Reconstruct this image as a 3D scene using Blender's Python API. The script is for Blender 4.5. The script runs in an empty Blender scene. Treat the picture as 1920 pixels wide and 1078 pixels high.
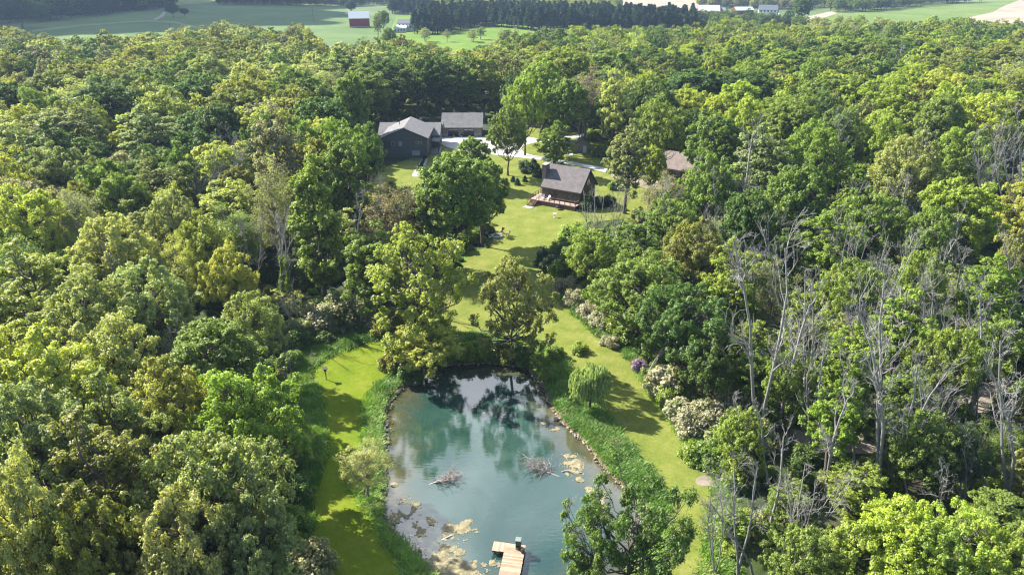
import bpy, bmesh, math, random
import numpy as np
from mathutils import Vector, Matrix

SC = bpy.context.scene
COL = SC.collection
rng = np.random.default_rng(11)
random.seed(5)

# ------------------------------------------------------------------ camera
CAMH, PITCH, F = 48.0, math.radians(25.0), 1280.0
cam_d = bpy.data.cameras.new("camera")
cam_d.lens = 24.0; cam_d.sensor_width = 36.0
cam_d.clip_start = 0.5; cam_d.clip_end = 9000
cam = bpy.data.objects.new("camera", cam_d); COL.objects.link(cam)
cam.location = (0, 0, CAMH); cam.rotation_euler = (math.pi/2 - PITCH, 0, 0)
SC.camera = cam

# ------------------------------------------------------------------ sky, sun, exposure
SUN_EL = math.radians(39.0)
SUN_DIR = Vector((-0.88, 0.475, 0)).normalized() * math.cos(SUN_EL) + Vector((0, 0, math.sin(SUN_EL)))
world = bpy.data.worlds.new("World"); SC.world = world; world.use_nodes = True
wn, wl = world.node_tree.nodes, world.node_tree.links
wn.clear()
w_out = wn.new("ShaderNodeOutputWorld"); w_bg = wn.new("ShaderNodeBackground"); w_sky = wn.new("ShaderNodeTexSky")
w_sky.sky_type = 'NISHITA'; w_sky.sun_disc = False; w_sky.sun_elevation = SUN_EL
w_sky.sun_rotation = math.atan2(SUN_DIR.x, SUN_DIR.y)
w_sky.air_density = 1.0; w_sky.dust_density = 0.6; w_sky.ozone_density = 1.2
w_bg.inputs[1].default_value = 0.088
# high thin clouds drawn in the sky
w_tc = wn.new("ShaderNodeTexCoord"); w_mp = wn.new("ShaderNodeMapping"); w_no = wn.new("ShaderNodeTexNoise"); w_cr = wn.new("ShaderNodeValToRGB"); w_mx = wn.new("ShaderNodeMixRGB")
w_mp.inputs['Scale'].default_value = (1.9, 3.4, 4.2); w_mp.inputs['Location'].default_value = (3.1, 1.7, .4); w_mp.inputs['Rotation'].default_value = (0.3, 0.2, 0.7)
w_no.inputs['Scale'].default_value = 1.7; w_no.inputs['Detail'].default_value = 7; w_no.inputs['Distortion'].default_value = 0.9
w_cr.color_ramp.elements[0].position = 0.40; w_cr.color_ramp.elements[1].position = 0.60
w_cr.color_ramp.elements[1].color = (0.85, 0.85, 0.85, 1)
w_mx.inputs[2].default_value = (14, 14.6, 15.5, 1)
wl.new(w_tc.outputs['Generated'], w_mp.inputs[0]); wl.new(w_mp.outputs[0], w_no.inputs[0]); wl.new(w_no.outputs[0], w_cr.inputs[0])
w_dt = wn.new("ShaderNodeVectorMath"); w_dt.operation = 'DOT_PRODUCT'; w_dt.inputs[1].default_value = (0.05, 0.76, 0.65); w_mr = wn.new("ShaderNodeMapRange"); w_mr.inputs[1].default_value = 0.72; w_mr.inputs[2].default_value = 0.93
w_ml = wn.new("ShaderNodeMath"); w_ml.operation = 'MULTIPLY'; wl.new(w_tc.outputs['Generated'], w_dt.inputs[0]); wl.new(w_dt.outputs['Value'], w_mr.inputs[0]); wl.new(w_mr.outputs[0], w_ml.inputs[0]); wl.new(w_cr.outputs[0], w_ml.inputs[1])
wl.new(w_ml.outputs[0], w_mx.inputs[0]); wl.new(w_sky.outputs[0], w_mx.inputs[1]); wl.new(w_mx.outputs[0], w_bg.inputs[0]); wl.new(w_bg.outputs[0], w_out.inputs[0])
sun_d = bpy.data.lights.new("sun", 'SUN'); sun_d.energy = 5.0; sun_d.angle = math.radians(0.53); sun_d.color = (1.0, 0.95, 0.86)
sun = bpy.data.objects.new("sun", sun_d); COL.objects.link(sun)
sun.rotation_euler = SUN_DIR.to_track_quat('Z', 'Y').to_euler(); sun.location = (-200, 100, 300)
SC.view_settings.view_transform = 'Standard'; SC.view_settings.look = 'None'
SC.view_settings.exposure = 1.42; SC.view_settings.gamma = 1.0
SC.render.engine = 'CYCLES'
cy = SC.cycles
cy.max_bounces = 6; cy.diffuse_bounces = 2; cy.glossy_bounces = 3; cy.transmission_bounces = 3; cy.transparent_max_bounces = 8; cy.volume_bounces = 0
cy.use_denoising = True; cy.denoising_prefilter = 'ACCURATE'; cy.filter_width = 1.2; cy.caustics_reflective = False; cy.caustics_refractive = False
cy.sample_clamp_indirect = 6.0

# ------------------------------------------------------------------ pixel <-> ground helpers (used to survey the photo)
SP, CP = math.sin(PITCH), math.cos(PITCH)
def sstep(a, b, x):
    t = np.clip((np.asarray(x, float) - a) / (b - a), 0, 1); return t*t*(3-2*t)
def relief(x, y):
    x = np.asarray(x, float); y = np.asarray(y, float)
    s = sstep(430, 900, y)
    return s * (3.0 + 3.0*np.sin(x/170.0 + 1.0) * np.cos(y/260.0) + 3.5*sstep(-100, -600, x))
def G(px, py, z=0.0):
    dx = (px - 960) / F; v = (539 - py) / F
    dy = CP + v*SP; dz = -SP + v*CP
    if dz > -0.01: dz = -0.01
    zz = z
    for _ in range(12):
        t = (zz - CAMH) / dz
        X, Y = t*dx, t*dy
        zz = z + float(relief(X, Y))
    return X, Y
def proj(x, y, z):
    dz = z - CAMH
    d = y*CP - dz*SP; u = y*SP + dz*CP
    return 960 + F*x/d, 539 - F*u/d, d
def GP(poly, z=0.0): return [G(a, b, z) for a, b in poly]
def in_poly(x, y, poly):
    x = np.asarray(x, float); y = np.asarray(y, float)
    r = np.zeros(np.broadcast(x, y).shape, bool); n = len(poly)
    for i in range(n):
        x1, y1 = poly[i]; x2, y2 = poly[(i+1) % n]
        if y1 == y2: continue
        c = ((y1 > y) != (y2 > y)) & (x < (x2-x1)*(y-y1)/(y2-y1) + x1)
        r ^= c
    return r
def dist_poly(x, y, poly):
    x = np.asarray(x, float); y = np.asarray(y, float)
    d = np.full(x.shape, 1e9); n = len(poly)
    for i in range(n):
        x1, y1 = poly[i]; x2, y2 = poly[(i+1) % n]
        ex, ey = x2-x1, y2-y1; l = ex*ex+ey*ey+1e-9
        t = np.clip(((x-x1)*ex+(y-y1)*ey)/l, 0, 1)
        d = np.minimum(d, np.hypot(x-x1-t*ex, y-y1-t*ey))
    return d
def sd_poly(x, y, poly):            # negative inside
    return np.where(in_poly(x, y, poly), -1, 1) * dist_poly(x, y, poly)
def smooth_poly(pts, n=4):
    P = np.array(pts, float); N = len(P); out = []
    for i in range(N):
        p0, p1, p2, p3 = P[i-1], P[i], P[(i+1) % N], P[(i+2) % N]
        for k in range(n):
            t = k/n
            out.append(tuple(0.5*((2*p1)+(-p0+p2)*t+(2*p0-5*p1+4*p2-p3)*t*t+(-p0+3*p1-3*p2+p3)*t**3)))
    return out

# ------------------------------------------------------------------ materials
def mat(name):
    m = bpy.data.materials.new(name); m.use_nodes = True
    nt = m.node_tree; nt.nodes.clear()
    o = nt.nodes.new("ShaderNodeOutputMaterial")
    return m, nt.nodes, nt.links, o
def tc(n, l, kind, scale=(1, 1, 1), rot=(0, 0, 0)):
    t = n.new("ShaderNodeTexCoord"); mp = n.new("ShaderNodeMapping")
    mp.inputs['Scale'].default_value = scale; mp.inputs['Rotation'].default_value = rot
    l.new(t.outputs[kind], mp.inputs[0]); return mp.outputs[0]
def noise(n, l, vec, scale, detail=5, rough=.6, dist=0):
    t = n.new("ShaderNodeTexNoise"); t.inputs['Scale'].default_value = scale
    t.inputs['Detail'].default_value = detail; t.inputs['Roughness'].default_value = rough; t.inputs['Distortion'].default_value = dist
    if vec is not None: l.new(vec, t.inputs[0])
    return t.outputs[0]
def ramp(n, l, fac, stops):
    r = n.new("ShaderNodeValToRGB"); e = r.color_ramp.elements
    while len(e) < len(stops): e.new(0.5)
    for i, (p, c) in enumerate(stops):
        e[i].position = p; e[i].color = (*c, 1) if len(c) == 3 else c
    l.new(fac, r.inputs[0]); return r.outputs[0]
def mix(n, l, fac, a, b, mode='MIX'):
    m = n.new("ShaderNodeMixRGB"); m.blend_type = mode
    for i, v in enumerate((fac, a, b)):
        if hasattr(v, 'links') or hasattr(v, 'is_linked'): l.new(v, m.inputs[i])
        elif isinstance(v, (int, float)): m.inputs[i].default_value = v if i == 0 else (v, v, v, 1)
        else: m.inputs[i].default_value = (*v, 1)
    return m.outputs[0]
def math_n(n, l, op, a, b=0.0):
    m = n.new("ShaderNodeMath"); m.operation = op
    for i, v in enumerate((a, b)):
        if hasattr(v, 'is_linked'): l.new(v, m.inputs[i])
        else: m.inputs[i].default_value = v
    return m.outputs[0]
def bump(n, l, h, strength=.3, dist=.1):
    b = n.new("ShaderNodeBump"); b.inputs['Strength'].default_value = strength; b.inputs['Distance'].default_value = dist
    l.new(h, b.inputs['Height']); return b.outputs[0]
def principled(n, l, o, color, rough=.8, normal=None, metallic=0, spec=.3):
    p = n.new("ShaderNodeBsdfPrincipled")
    if hasattr(color, 'is_linked'): l.new(color, p.inputs['Base Color'])
    else: p.inputs['Base Color'].default_value = (*color, 1)
    p.inputs['Roughness'].default_value = rough; p.inputs['Metallic'].default_value = metallic
    p.inputs['Specular IOR Level'].default_value = spec
    if normal is not None: l.new(normal, p.inputs['Normal'])
    l.new(p.outputs[0], o.inputs[0]); return p
def attr(n, name, kind='GEOMETRY', out='Fac'):
    a = n.new("ShaderNodeAttribute"); a.attribute_name = name; a.attribute_type = kind
    return a.outputs[out]
def simple_mat(name, c, rough=.8, var=.25, scale=3.0, bmp=0.0, metallic=0, spec=.3):
    m, n, l, o = mat(name)
    v = tc(n, l, 'Object'); f = noise(n, l, v, scale, 6, .65)
    lo = tuple(x*(1-var) for x in c); hi = tuple(min(1, x*(1+var)) for x in c)
    col = ramp(n, l, f, [(.3, lo), (.7, hi)])
    nm = bump(n, l, f, bmp, .05) if bmp else None
    principled(n, l, o, col, rough, nm, metallic, spec); return m

def leaf_mat(name, source, blossom=None, trans=.42):
    """source: 'OBJECT' takes the tree's own colour, 'INSTANCER' the attribute carried by the forest points."""
    m, n, l, o = mat(name)
    if source == 'OBJECT':
        oi = n.new("ShaderNodeObjectInfo"); base = oi.outputs['Color']
    else:
        base = attr(n, 'tint', 'INSTANCER', 'Color')
    rv = attr(n, 'rv')
    v = tc(n, l, 'Object'); f = noise(n, l, v, .45, 3, .6)
    k = math_n(n, l, 'ADD', math_n(n, l, 'MULTIPLY', rv, .8), math_n(n, l, 'MULTIPLY', f, 1.0))     # 0.1 .. 1.7
    c = mix(n, l, 1.0, base, ramp(n, l, math_n(n, l, 'MULTIPLY', k, .6), [(.12, (.55, .62, .6)), (.5, (1, 1, 1)), (.85, (1.4, 1.32, 1.2))]), 'MULTIPLY')
    if blossom:
        s = math_n(n, l, 'GREATER_THAN', math_n(n, l, 'ADD', math_n(n, l, 'MULTIPLY', rv, .7), math_n(n, l, 'MULTIPLY', f, .6)), blossom[1])
        c = mix(n, l, s, c, blossom[0])
    d = n.new("ShaderNodeBsdfDiffuse"); t = n.new("ShaderNodeBsdfTranslucent"); g = n.new("ShaderNodeBsdfGlossy")
    l.new(c, d.inputs[0])
    tcx = mix(n, l, 1.0, c, (1.3, 1.36, .6) if not blossom else (1.1, 1.1, .8), 'MULTIPLY'); l.new(tcx, t.inputs[0])
    g.inputs['Roughness'].default_value = .5; g.inputs[0].default_value = (1, 1, .95, 1)
    m1 = n.new("ShaderNodeMixShader"); m1.inputs[0].default_value = trans; l.new(d.outputs[0], m1.inputs[1]); l.new(t.outputs[0], m1.inputs[2])
    m2 = n.new("ShaderNodeMixShader"); m2.inputs[0].default_value = .035; l.new(m1.outputs[0], m2.inputs[1]); l.new(g.outputs[0], m2.inputs[2])
    l.new(m2.outputs[0], o.inputs[0]); return m
def bark_mat(name, dark, light, scale=4):
    m, n, l, o = mat(name)
    v = tc(n, l, 'Object', (3, 3, .7)); f = noise(n, l, v, scale, 7, .7)
    principled(n, l, o, ramp(n, l, f, [(.3, dark), (.7, light)]), .9, bump(n, l, f, .5, .04)); return m

M = {}
M['leaf'] = leaf_mat('foliage', 'OBJECT'); M['leaf_far'] = leaf_mat('far_foliage', 'INSTANCER')
M['needle'] = leaf_mat('needles', 'OBJECT', trans=.1); M['needle_far'] = leaf_mat('far_needles', 'INSTANCER', trans=.1)
M['white_blossom'] = leaf_mat('white_blossom', 'OBJECT', ((.50, .47, .33), .56)); M['lilac_blossom'] = leaf_mat('lilac_blossom', 'OBJECT', ((.36, .25, .40), .38))
M['bark'] = bark_mat('bark', (.05, .042, .034), (.15, .13, .11)); M['pale_bark'] = bark_mat('weathered_wood', (.14, .132, .124), (.41, .395, .37))
M['twig'] = bark_mat('grey_twigs', (.13, .115, .10), (.30, .28, .26))
M['pink_wood'] = bark_mat('pinkish_dry_wood', (.22, .17, .15), (.50, .42, .38))
M['shingle'] = None

def shingle(name, a, b, axis_scale=(1, 1, 1)):
    m, n, l, o = mat(name)
    v = tc(n, l, 'Object'); br = n.new("ShaderNodeTexBrick")
    br.inputs['Scale'].default_value = 1.0; br.inputs['Brick Width'].default_value = .9; br.inputs['Row Height'].default_value = .28
    br.inputs['Mortar Size'].default_value = .012; br.inputs['Color1'].default_value = (*a, 1); br.inputs['Color2'].default_value = (*b, 1)
    br.inputs['Mortar'].default_value = (*[x*.6 for x in a], 1)
    l.new(v, br.inputs[0])
    f = noise(n, l, v, .8, 6, .7); c = mix(n, l, .55, br.outputs[0], ramp(n, l, f, [(.3, tuple(x*.7 for x in a)), (.7, tuple(x*1.25 for x in b))]))
    principled(n, l, o, c, .92, bump(n, l, noise(n, l, v, 9, 3), .3, .03)); return m
def siding(name, c, pitch=.2, vertical=False):
    m, n, l, o = mat(name)
    v = tc(n, l, 'Object'); w = n.new("ShaderNodeTexWave"); w.wave_type = 'BANDS'; w.bands_direction = 'X' if vertical else 'Z'; w.wave_profile = 'SAW'
    w.inputs['Scale'].default_value = .314/pitch; w.inputs['Distortion'].default_value = 0
    l.new(v, w.inputs[0]); f = noise(n, l, v, 1.5, 6)
    col = ramp(n, l, f, [(.3, tuple(x*.8 for x in c)), (.7, tuple(min(.95, x*1.15) for x in c))])
    principled(n, l, o, col, .75, bump(n, l, w.outputs[0], .6, .03)); return m
M['grey_shingle'] = shingle('grey_shingles', (.16, .157, .158), (.22, .213, .21))
M['mauve_shingle'] = shingle('mauve_brown_shingles', (.145, .128, .128), (.195, .172, .170))
M['brown_shingle'] = shingle('pinkish_brown_shingles', (.19, .152, .138), (.25, .20, .18))
M['slate_siding'] = siding('slate_siding', (.115, .12, .125)); M['tan_siding'] = siding('tan_siding', (.20, .185, .165))
M['log_siding'] = siding('brown_log_siding', (.11, .075, .05), .3); M['red_siding'] = siding('red_barn_boards', (.30, .022, .02), .3, True)
M['white_siding'] = siding('white_clapboard', (.78, .79, .80), .25)
M['white_metal_roof'] = simple_mat('pale_metal_roof', (.68, .69, .70), .45, .08, 2, metallic=0); M['slate_roof'] = simple_mat('slate_grey_roof', (.20, .21, .25), .8, .15)
M['trim'] = simple_mat('dark_trim', (.07, .07, .07), .6, .1); M['pale_trim'] = simple_mat('pale_trim', (.5, .49, .47), .6, .1)
M['door_brown'] = simple_mat('dark_brown_door', (.035, .024, .022), .5, .2); M['stone'] = simple_mat('chimney_stone', (.16, .13, .12), .9, .5, 5, .6)
M['foundation'] = simple_mat('concrete_foundation', (.36, .35, .33), .9, .15)
M['deck_wood'] = siding('pinkish_deck_boards', (.46, .33, .28), .15, True); M['rail_wood'] = simple_mat('brown_rail_wood', (.15, .085, .065), .8, .2)
m, n, l, o = mat('window_glass'); principled(n, l, o, (.05, .06, .07), .08, None, 0, .6); M['glass'] = m
m, n, l, o = mat('pale_curtained_glass'); principled(n, l, o, (.30, .36, .40), .15, None, 0, .6); M['pale_glass'] = m
M['black_metal'] = simple_mat('black_metal', (.02, .02, .022), .4, .1); M['green_plastic'] = simple_mat('dark_green_plastic', (.03, .07, .05), .5, .15)
M['pale_lid'] = simple_mat('pale_lid', (.20, .25, .23), .4, .1); M['terracotta'] = simple_mat('dark_planter', (.05, .05, .05), .7, .2)
M['white_plastic'] = simple_mat('white_plastic', (.8, .79, .77), .4, .05)
m, n, l, o = mat('pinkish_tan_planks'); gi_ = n.new('ShaderNodeNewGeometry'); v = tc(n, l, 'Object'); f = noise(n, l, v, 1.4, 6, .7)
pc = mix(n, l, .45, ramp(n, l, gi_.outputs['Random Per Island'], [(0, (.22, .14, .095)), (.5, (.42, .29, .19)), (1, (.56, .42, .30))]), ramp(n, l, f, [(.3, (.26, .17, .11)), (.7, (.50, .38, .28))]))
principled(n, l, o, pc, .85, bump(n, l, f, .3, .02)); M['plank'] = m

# ------------------------------------------------------------------ object helpers
def tag(o, label=None, cat=None, group=None, kind=None):
    if label: o['label'] = label
    if cat: o['category'] = cat
    if group: o['group'] = group
    if kind: o['kind'] = kind
    return o
def thing(name, label, cat, loc=(0, 0, 0), rz=0.0, group=None):
    o = bpy.data.objects.new(name, None); COL.objects.link(o); o.empty_display_size = .3
    o.location = loc; o.rotation_euler = (0, 0, rz)
    return tag(o, label, cat, group)
def link(name, me, parent=None, col=COL):
    o = bpy.data.objects.new(name, me)
    if col is not None: col.objects.link(o)
    if parent is not None: o.parent = parent
    return o
def quad_mesh(name, V, Q, m, rv=None, smooth=False):
    V = np.asarray(V, np.float32); Q = np.asarray(Q, np.int32)
    me = bpy.data.meshes.new(name)
    me.vertices.add(len(V)); me.vertices.foreach_set('co', V.ravel())
    k = Q.shape[1]
    me.loops.add(Q.size); me.loops.foreach_set('vertex_index', Q.ravel())
    me.polygons.add(len(Q)); me.polygons.foreach_set('loop_start', np.arange(0, Q.size, k, dtype=np.int32))
    if smooth: me.polygons.foreach_set('use_smooth', np.ones(len(Q), bool))
    if rv is not None:
        a = me.attributes.new('rv', 'FLOAT', 'FACE'); a.data.foreach_set('value', np.asarray(rv, np.float32))
    me.update(calc_edges=True)
    if m is not None: me.materials.append(m)
    return me
class MB:
    """collects shapes and links them as one mesh object"""
    def __init__(s): s.v = []; s.f = []
    def poly(s, pts):
        b = len(s.v); s.v += [tuple(p) for p in pts]; s.f.append(tuple(range(b, b+len(pts)))); return s
    def hexa(s, c8):
        b = len(s.v); s.v += [tuple(p) for p in c8]
        for q in ((0, 3, 2, 1), (4, 5, 6, 7), (0, 1, 5, 4), (1, 2, 6, 5), (2, 3, 7, 6), (3, 0, 4, 7)): s.f.append(tuple(b+i for i in q))
        return s
    def box(s, x0, x1, y0, y1, z0, z1):
        return s.hexa([(x0, y0, z0), (x1, y0, z0), (x1, y1, z0), (x0, y1, z0), (x0, y0, z1), (x1, y0, z1), (x1, y1, z1), (x0, y1, z1)])
    def bar(s, a, b, w, h=None):
        a = Vector(a); b = Vector(b); h = h or w; d = (b-a).normalized()
        u = Vector((0, 0, 1)) if abs(d.z) < .9 else Vector((1, 0, 0))
        sx = d.cross(u).normalized()*w/2; sy = sx.cross(d).normalized()*h/2
        return s.hexa([a-sx-sy, a+sx-sy, a+sx+sy, a-sx+sy, b-sx-sy, b+sx-sy, b+sx+sy, b-sx+sy])
    def tube(s, pts, rad, n=8, cap=True):
        rings = []
        for i, p in enumerate(pts):
            p = Vector(p); d = (Vector(pts[min(i+1, len(pts)-1)])-Vector(pts[max(i-1, 0)])).normalized()
            u = d.cross(Vector((0, 0, 1)) if abs(d.z) < .95 else Vector((1, 0, 0))).normalized(); w = d.cross(u)
            r = rad[i] if hasattr(rad, '__len__') else rad
            b = len(s.v); s.v += [tuple(p+(u*math.cos(2*math.pi*k/n)+w*math.sin(2*math.pi*k/n))*r) for k in range(n)]; rings.append(b)
        for a, b in zip(rings, rings[1:]):
            for k in range(n): s.f.append((a+k, a+(k+1) % n, b+(k+1) % n, b+k))
        if cap: s.f.append(tuple(rings[0]+k for k in range(n))[::-1]); s.f.append(tuple(rings[-1]+k for k in range(n)))
        return s
    def build(s, name, m, parent=None, smooth=False, bevel=0):
        me = bpy.data.meshes.new(name); me.from_pydata(s.v, [], s.f); me.validate()
        bm = bmesh.new(); bm.from_mesh(me); bmesh.ops.recalc_face_normals(bm, faces=bm.faces)
        if bevel:
            bmesh.ops.bevel(bm, geom=[e for e in bm.edges if e.is_manifold], offset=bevel, segments=1, affect='EDGES', clamp_overlap=True)
        bm.to_mesh(me); bm.free()
        me.materials.append(m)
        if smooth: me.shade_smooth()
        return link(name, me, parent)
def copy_tree(o, parent=None):
    c = o.copy(); COL.objects.link(c); c.parent = parent
    for ch in o.children: copy_tree(ch, c)
    return c

# ================================================================== THE GROUND
POND = smooth_poly(GP([(727, 760), (742, 738), (765, 712), (800, 692), (850, 684), (920, 682), (980, 688), (1008, 708), (1030, 745), (1052, 788), (1098, 832), (1135, 880), (1172, 915),
                       (1205, 945), (1222, 975), (1210, 1020), (1180, 1075), (1130, 1120), (1050, 1140), (960, 1150), (880, 1130), (818, 1085), (780, 1040), (748, 1005), (724, 975), (720, 930), (724, 880), (721, 835), (719, 800)], -.45), 3)
WATER_Z = -.45
LAWNS = {
 'back_lawn': [(700, 345), (712, 318), (790, 290), (806, 270), (830, 257), (905, 256), (950, 232), (1010, 230), (1060, 246), (1130, 262), (1200, 290), (1240, 320), (1238, 372), (1200, 405), (1130, 415), (1085, 432),
               (1062, 470), (1045, 510), (1045, 555), (1085, 597), (1130, 636), (1178, 672), (1222, 740), (1262, 795), (1300, 848), (1338, 885), (1340, 930), (1322, 1010), (1312, 1100), (1225, 1100), (1245, 1020), (1252, 960), (1232, 905), (1190, 850),
               (1152, 798), (1120, 760), (1080, 700), (1040, 662), (1000, 640), (900, 628), (800, 622), (760, 606), (790, 560), (850, 520), (880, 480), (925, 455), (915, 430), (925, 395), (925, 360), (890, 345), (830, 350), (770, 352)],
 'west_lawn': [(578, 700), (628, 664), (727, 632), (748, 650), (737, 690), (697, 735), (684, 790), (682, 850), (657, 900), (692, 960), (722, 1010), (765, 1085), (770, 1120), (600, 1120), (560, 1060), (585, 990), (582, 930), (606, 860), (604, 790), (598, 740)],
}
LAWN_G = {k: smooth_poly(GP(v), 3) for k, v in LAWNS.items()}
ROUGH = GP([(530, 700), (600, 620), (760, 590), (850, 500), (900, 440), (1080, 430), (1060, 540), (1200, 640), (1260, 760), (1370, 880), (1380, 1120), (520, 1120), (520, 900)])

def axis(lo, hi, d, out_lo, out_hi, grow=1.13):
    a = list(np.arange(lo, hi+.01, d)); s = d; x = hi
    while x < out_hi: s = min(s*grow, 24 if x < 1500 else 200); x += s; a.append(x)
    s = d; x = lo
    while x > out_lo: s = min(s*grow, 24 if x > -1000 else 200); x -= s; a.insert(0, x)
    return np.array(a)
gx = axis(-34, 40, .5, -2600, 2600); gy = axis(36, 104, .5, -150, 5200)
GX, GY = np.meshgrid(gx, gy); shp = GX.shape
sdp = np.full(shp, 50.0); near = (abs(GX) < 60) & (GY > 20) & (GY < 120)
sdp[near] = sd_poly(GX[near], GY[near], POND)
def bed(sd): return np.where(sd > 0, -.45*(1-sstep(0, 1.3, sd)), -.45-1.6*sstep(0, 3.5, -sd))
wob = .10*np.sin(GX*.31+1)*np.cos(GY*.27)
GZ = bed(sdp) + relief(GX, GY)
GZ = GZ - 30*sstep(1500, 5000, GY)*0
idx = np.arange(GX.size).reshape(shp)
Q = np.stack([idx[:-1, :-1].ravel(), idx[:-1, 1:].ravel(), idx[1:, 1:].ravel(), idx[1:, :-1].ravel()], 1)
gme = quad_mesh('ground', np.stack([GX.ravel(), GY.ravel(), GZ.ravel()], 1), Q, None, smooth=True)
rough = np.zeros(shp); rough[near] = 1-sstep(-1, 1.5, sd_poly(GX[near], GY[near], ROUGH))
for nm_, arr in (('rough', rough), ('shore', 1-sstep(.15, .9, sdp))):
    a = gme.attributes.new(nm_, 'FLOAT', 'POINT'); a.data.foreach_set('value', arr.ravel().astype(np.float32))
m, n, l, o = mat('forest_floor')
v = tc(n, l, 'Object'); f1 = noise(n, l, v, .35, 8, .7); f2 = noise(n, l, v, 2.5, 6, .7)
wood = ramp(n, l, f1, [(.35, (.022, .036, .010)), (.5, (.04, .065, .014)), (.62, (.07, .065, .035)), (.75, (.11, .085, .06))])
grass = ramp(n, l, f2, [(.3, (.07, .14, .012)), (.7, (.17, .27, .03))])
mud = ramp(n, l, f2, [(.3, (.10, .075, .045)), (.7, (.28, .21, .14))])
c = mix(n, l, attr(n, 'rough'), wood, grass); c = mix(n, l, attr(n, 'shore'), c, mud)
far_ = n.new("ShaderNodeSeparateXYZ"); l.new(v, far_.inputs[0])
mr = n.new("ShaderNodeMapRange"); mr.inputs[1].default_value = 480; mr.inputs[2].default_value = 600; l.new(far_.outputs['Y'], mr.inputs[0])
fieldc = ramp(n, l, noise(n, l, v, .01, 5, .6), [(.3, (.07, .115, .028)), (.7, (.13, .17, .05))])
c = mix(n, l, mr.outputs[0], c, fieldc)
principled(n, l, o, c, .95, bump(n, l, f2, .6, .2)); gme.materials.append(m)
tag(link('ground', gme), kind='structure')

def sheet(name, poly, dz, m, kind='structure', cell=None, zfun=None):
    """a polygon laid on the ground; far ones are cut on a grid so they follow the relief"""
    bm = bmesh.new(); vs = [bm.verts.new((x, y, 0)) for x, y in poly]; bm.faces.new(vs)
    if cell:
        xs = [p[0] for p in poly]; ys = [p[1] for p in poly]
        for k in np.arange(min(xs), max(xs), cell): bmesh.ops.bisect_plane(bm, geom=bm.verts[:]+bm.edges[:]+bm.faces[:], plane_co=(k, 0, 0), plane_no=(1, 0, 0))
        for k in np.arange(min(ys), max(ys), cell): bmesh.ops.bisect_plane(bm, geom=bm.verts[:]+bm.edges[:]+bm.faces[:], plane_co=(0, k, 0), plane_no=(0, 1, 0))
    bmesh.ops.triangulate(bm, faces=[f for f in bm.faces if len(f.verts) > 4])
    for w in bm.verts: w.co.z = float(relief(w.co.x, w.co.y)) + dz
    bmesh.ops.recalc_face_normals(bm, faces=bm.faces)
    for f in bm.faces:
        if f.normal.z < 0: f.normal_flip()
    me = bpy.data.meshes.new(name); bm.to_mesh(me); bm.free(); me.materials.append(m)
    return tag(link(name, me), kind=kind)

def lawn_mat(name, stops, mow_rot):
    m, n, l, o = mat(name)
    v = tc(n, l, 'Object'); f = noise(n, l, v, .24, 9, .74); f2 = noise(n, l, v, 3.0, 5, .7)
    w = n.new("ShaderNodeTexWave"); w.inputs['Scale'].default_value = .30; w.inputs['Distortion'].default_value = 2.0; w.inputs['Detail'].default_value = 2
    l.new(tc(n, l, 'Object', rot=(0, 0, mow_rot)), w.inputs[0])
    c = ramp(n, l, f, stops); c = mix(n, l, .5, c, ramp(n, l, f2, [(.25, (.30, .36, .28)), (.75, (1, 1, 1))]), 'MULTIPLY')
    c = mix(n, l, .025, c, w.outputs[0], 'OVERLAY')
    principled(n, l, o, c, .95, bump(n, l, noise(n, l, v, 14, 3, .7), .8, .06), 0, .1); return m
lawn_back = lawn_mat('mown_grass', [(.28, (.120, .165, .028)), (.45, (.190, .225, .042)), (.58, (.245, .262, .060)), (.75, (.35, .32, .13))], .6)
lawn_west = lawn_mat('bright_mown_grass', [(.28, (.115, .185, .012)), (.5, (.18, .24, .016)), (.72, (.27, .28, .04))], 1.2)
sheet('lawn', LAWN_G['back_lawn'], .03, lawn_back); sheet('lawn', LAWN_G['west_lawn'], .03, lawn_west)

# paved and bare ground
m, n, l, o = mat('pale_concrete'); v = tc(n, l, 'Object'); f = noise(n, l, v, .7, 7, .7)
br = n.new("ShaderNodeTexBrick"); br.offset = 0; br.inputs['Scale'].default_value = .25; br.inputs['Mortar Size'].default_value = .004; br.inputs['Brick Width'].default_value = 1; br.inputs['Row Height'].default_value = 1
br.inputs['Color1'].default_value = br.inputs['Color2'].default_value = (1, 1, 1, 1); br.inputs['Mortar'].default_value = (.5, .5, .5, 1); l.new(v, br.inputs[0])
principled(n, l, o, mix(n, l, 1, ramp(n, l, f, [(.3, (.40, .385, .36)), (.7, (.62, .60, .57))]), br.outputs[0], 'MULTIPLY'), .9); M['concrete'] = m
m, n, l, o = mat('gravel'); v = tc(n, l, 'Object'); f = noise(n, l, v, 5, 6, .8); f2 = noise(n, l, v, .5, 4)
principled(n, l, o, mix(n, l, .5, ramp(n, l, f, [(.3, (.12, .095, .07)), (.7, (.34, .28, .23))]), ramp(n, l, f2, [(.35, (.12, .13, .06)), (.6, (.34, .28, .23))])), .95, bump(n, l, f, .8, .05)); M['gravel'] = m
drive = smooth_poly(GP([(828, 258), (900, 257), (925, 262), (948, 258), (985, 257), (1012, 262), (1010, 266), (984, 273), (978, 281), (992, 290), (1040, 299), (1085, 306), (1130, 314), (1160, 318), (1168, 327), (1150, 329), (1128, 322), (1085, 312), (1040, 304), (985, 297), (930, 291), (870, 284), (838, 276), (824, 266)]), 4)
sheet('driveway', drive, .06, M['concrete'])
sheet('lane', smooth_poly(GP([(1010, 262), (1050, 258), (1090, 252), (1130, 246), (1180, 240), (1230, 232), (1300, 226), (1300, 229), (1230, 237), (1180, 245), (1130, 251), (1090, 257), (1050, 263), (1012, 267)]), 3), .055, M['concrete'])
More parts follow.
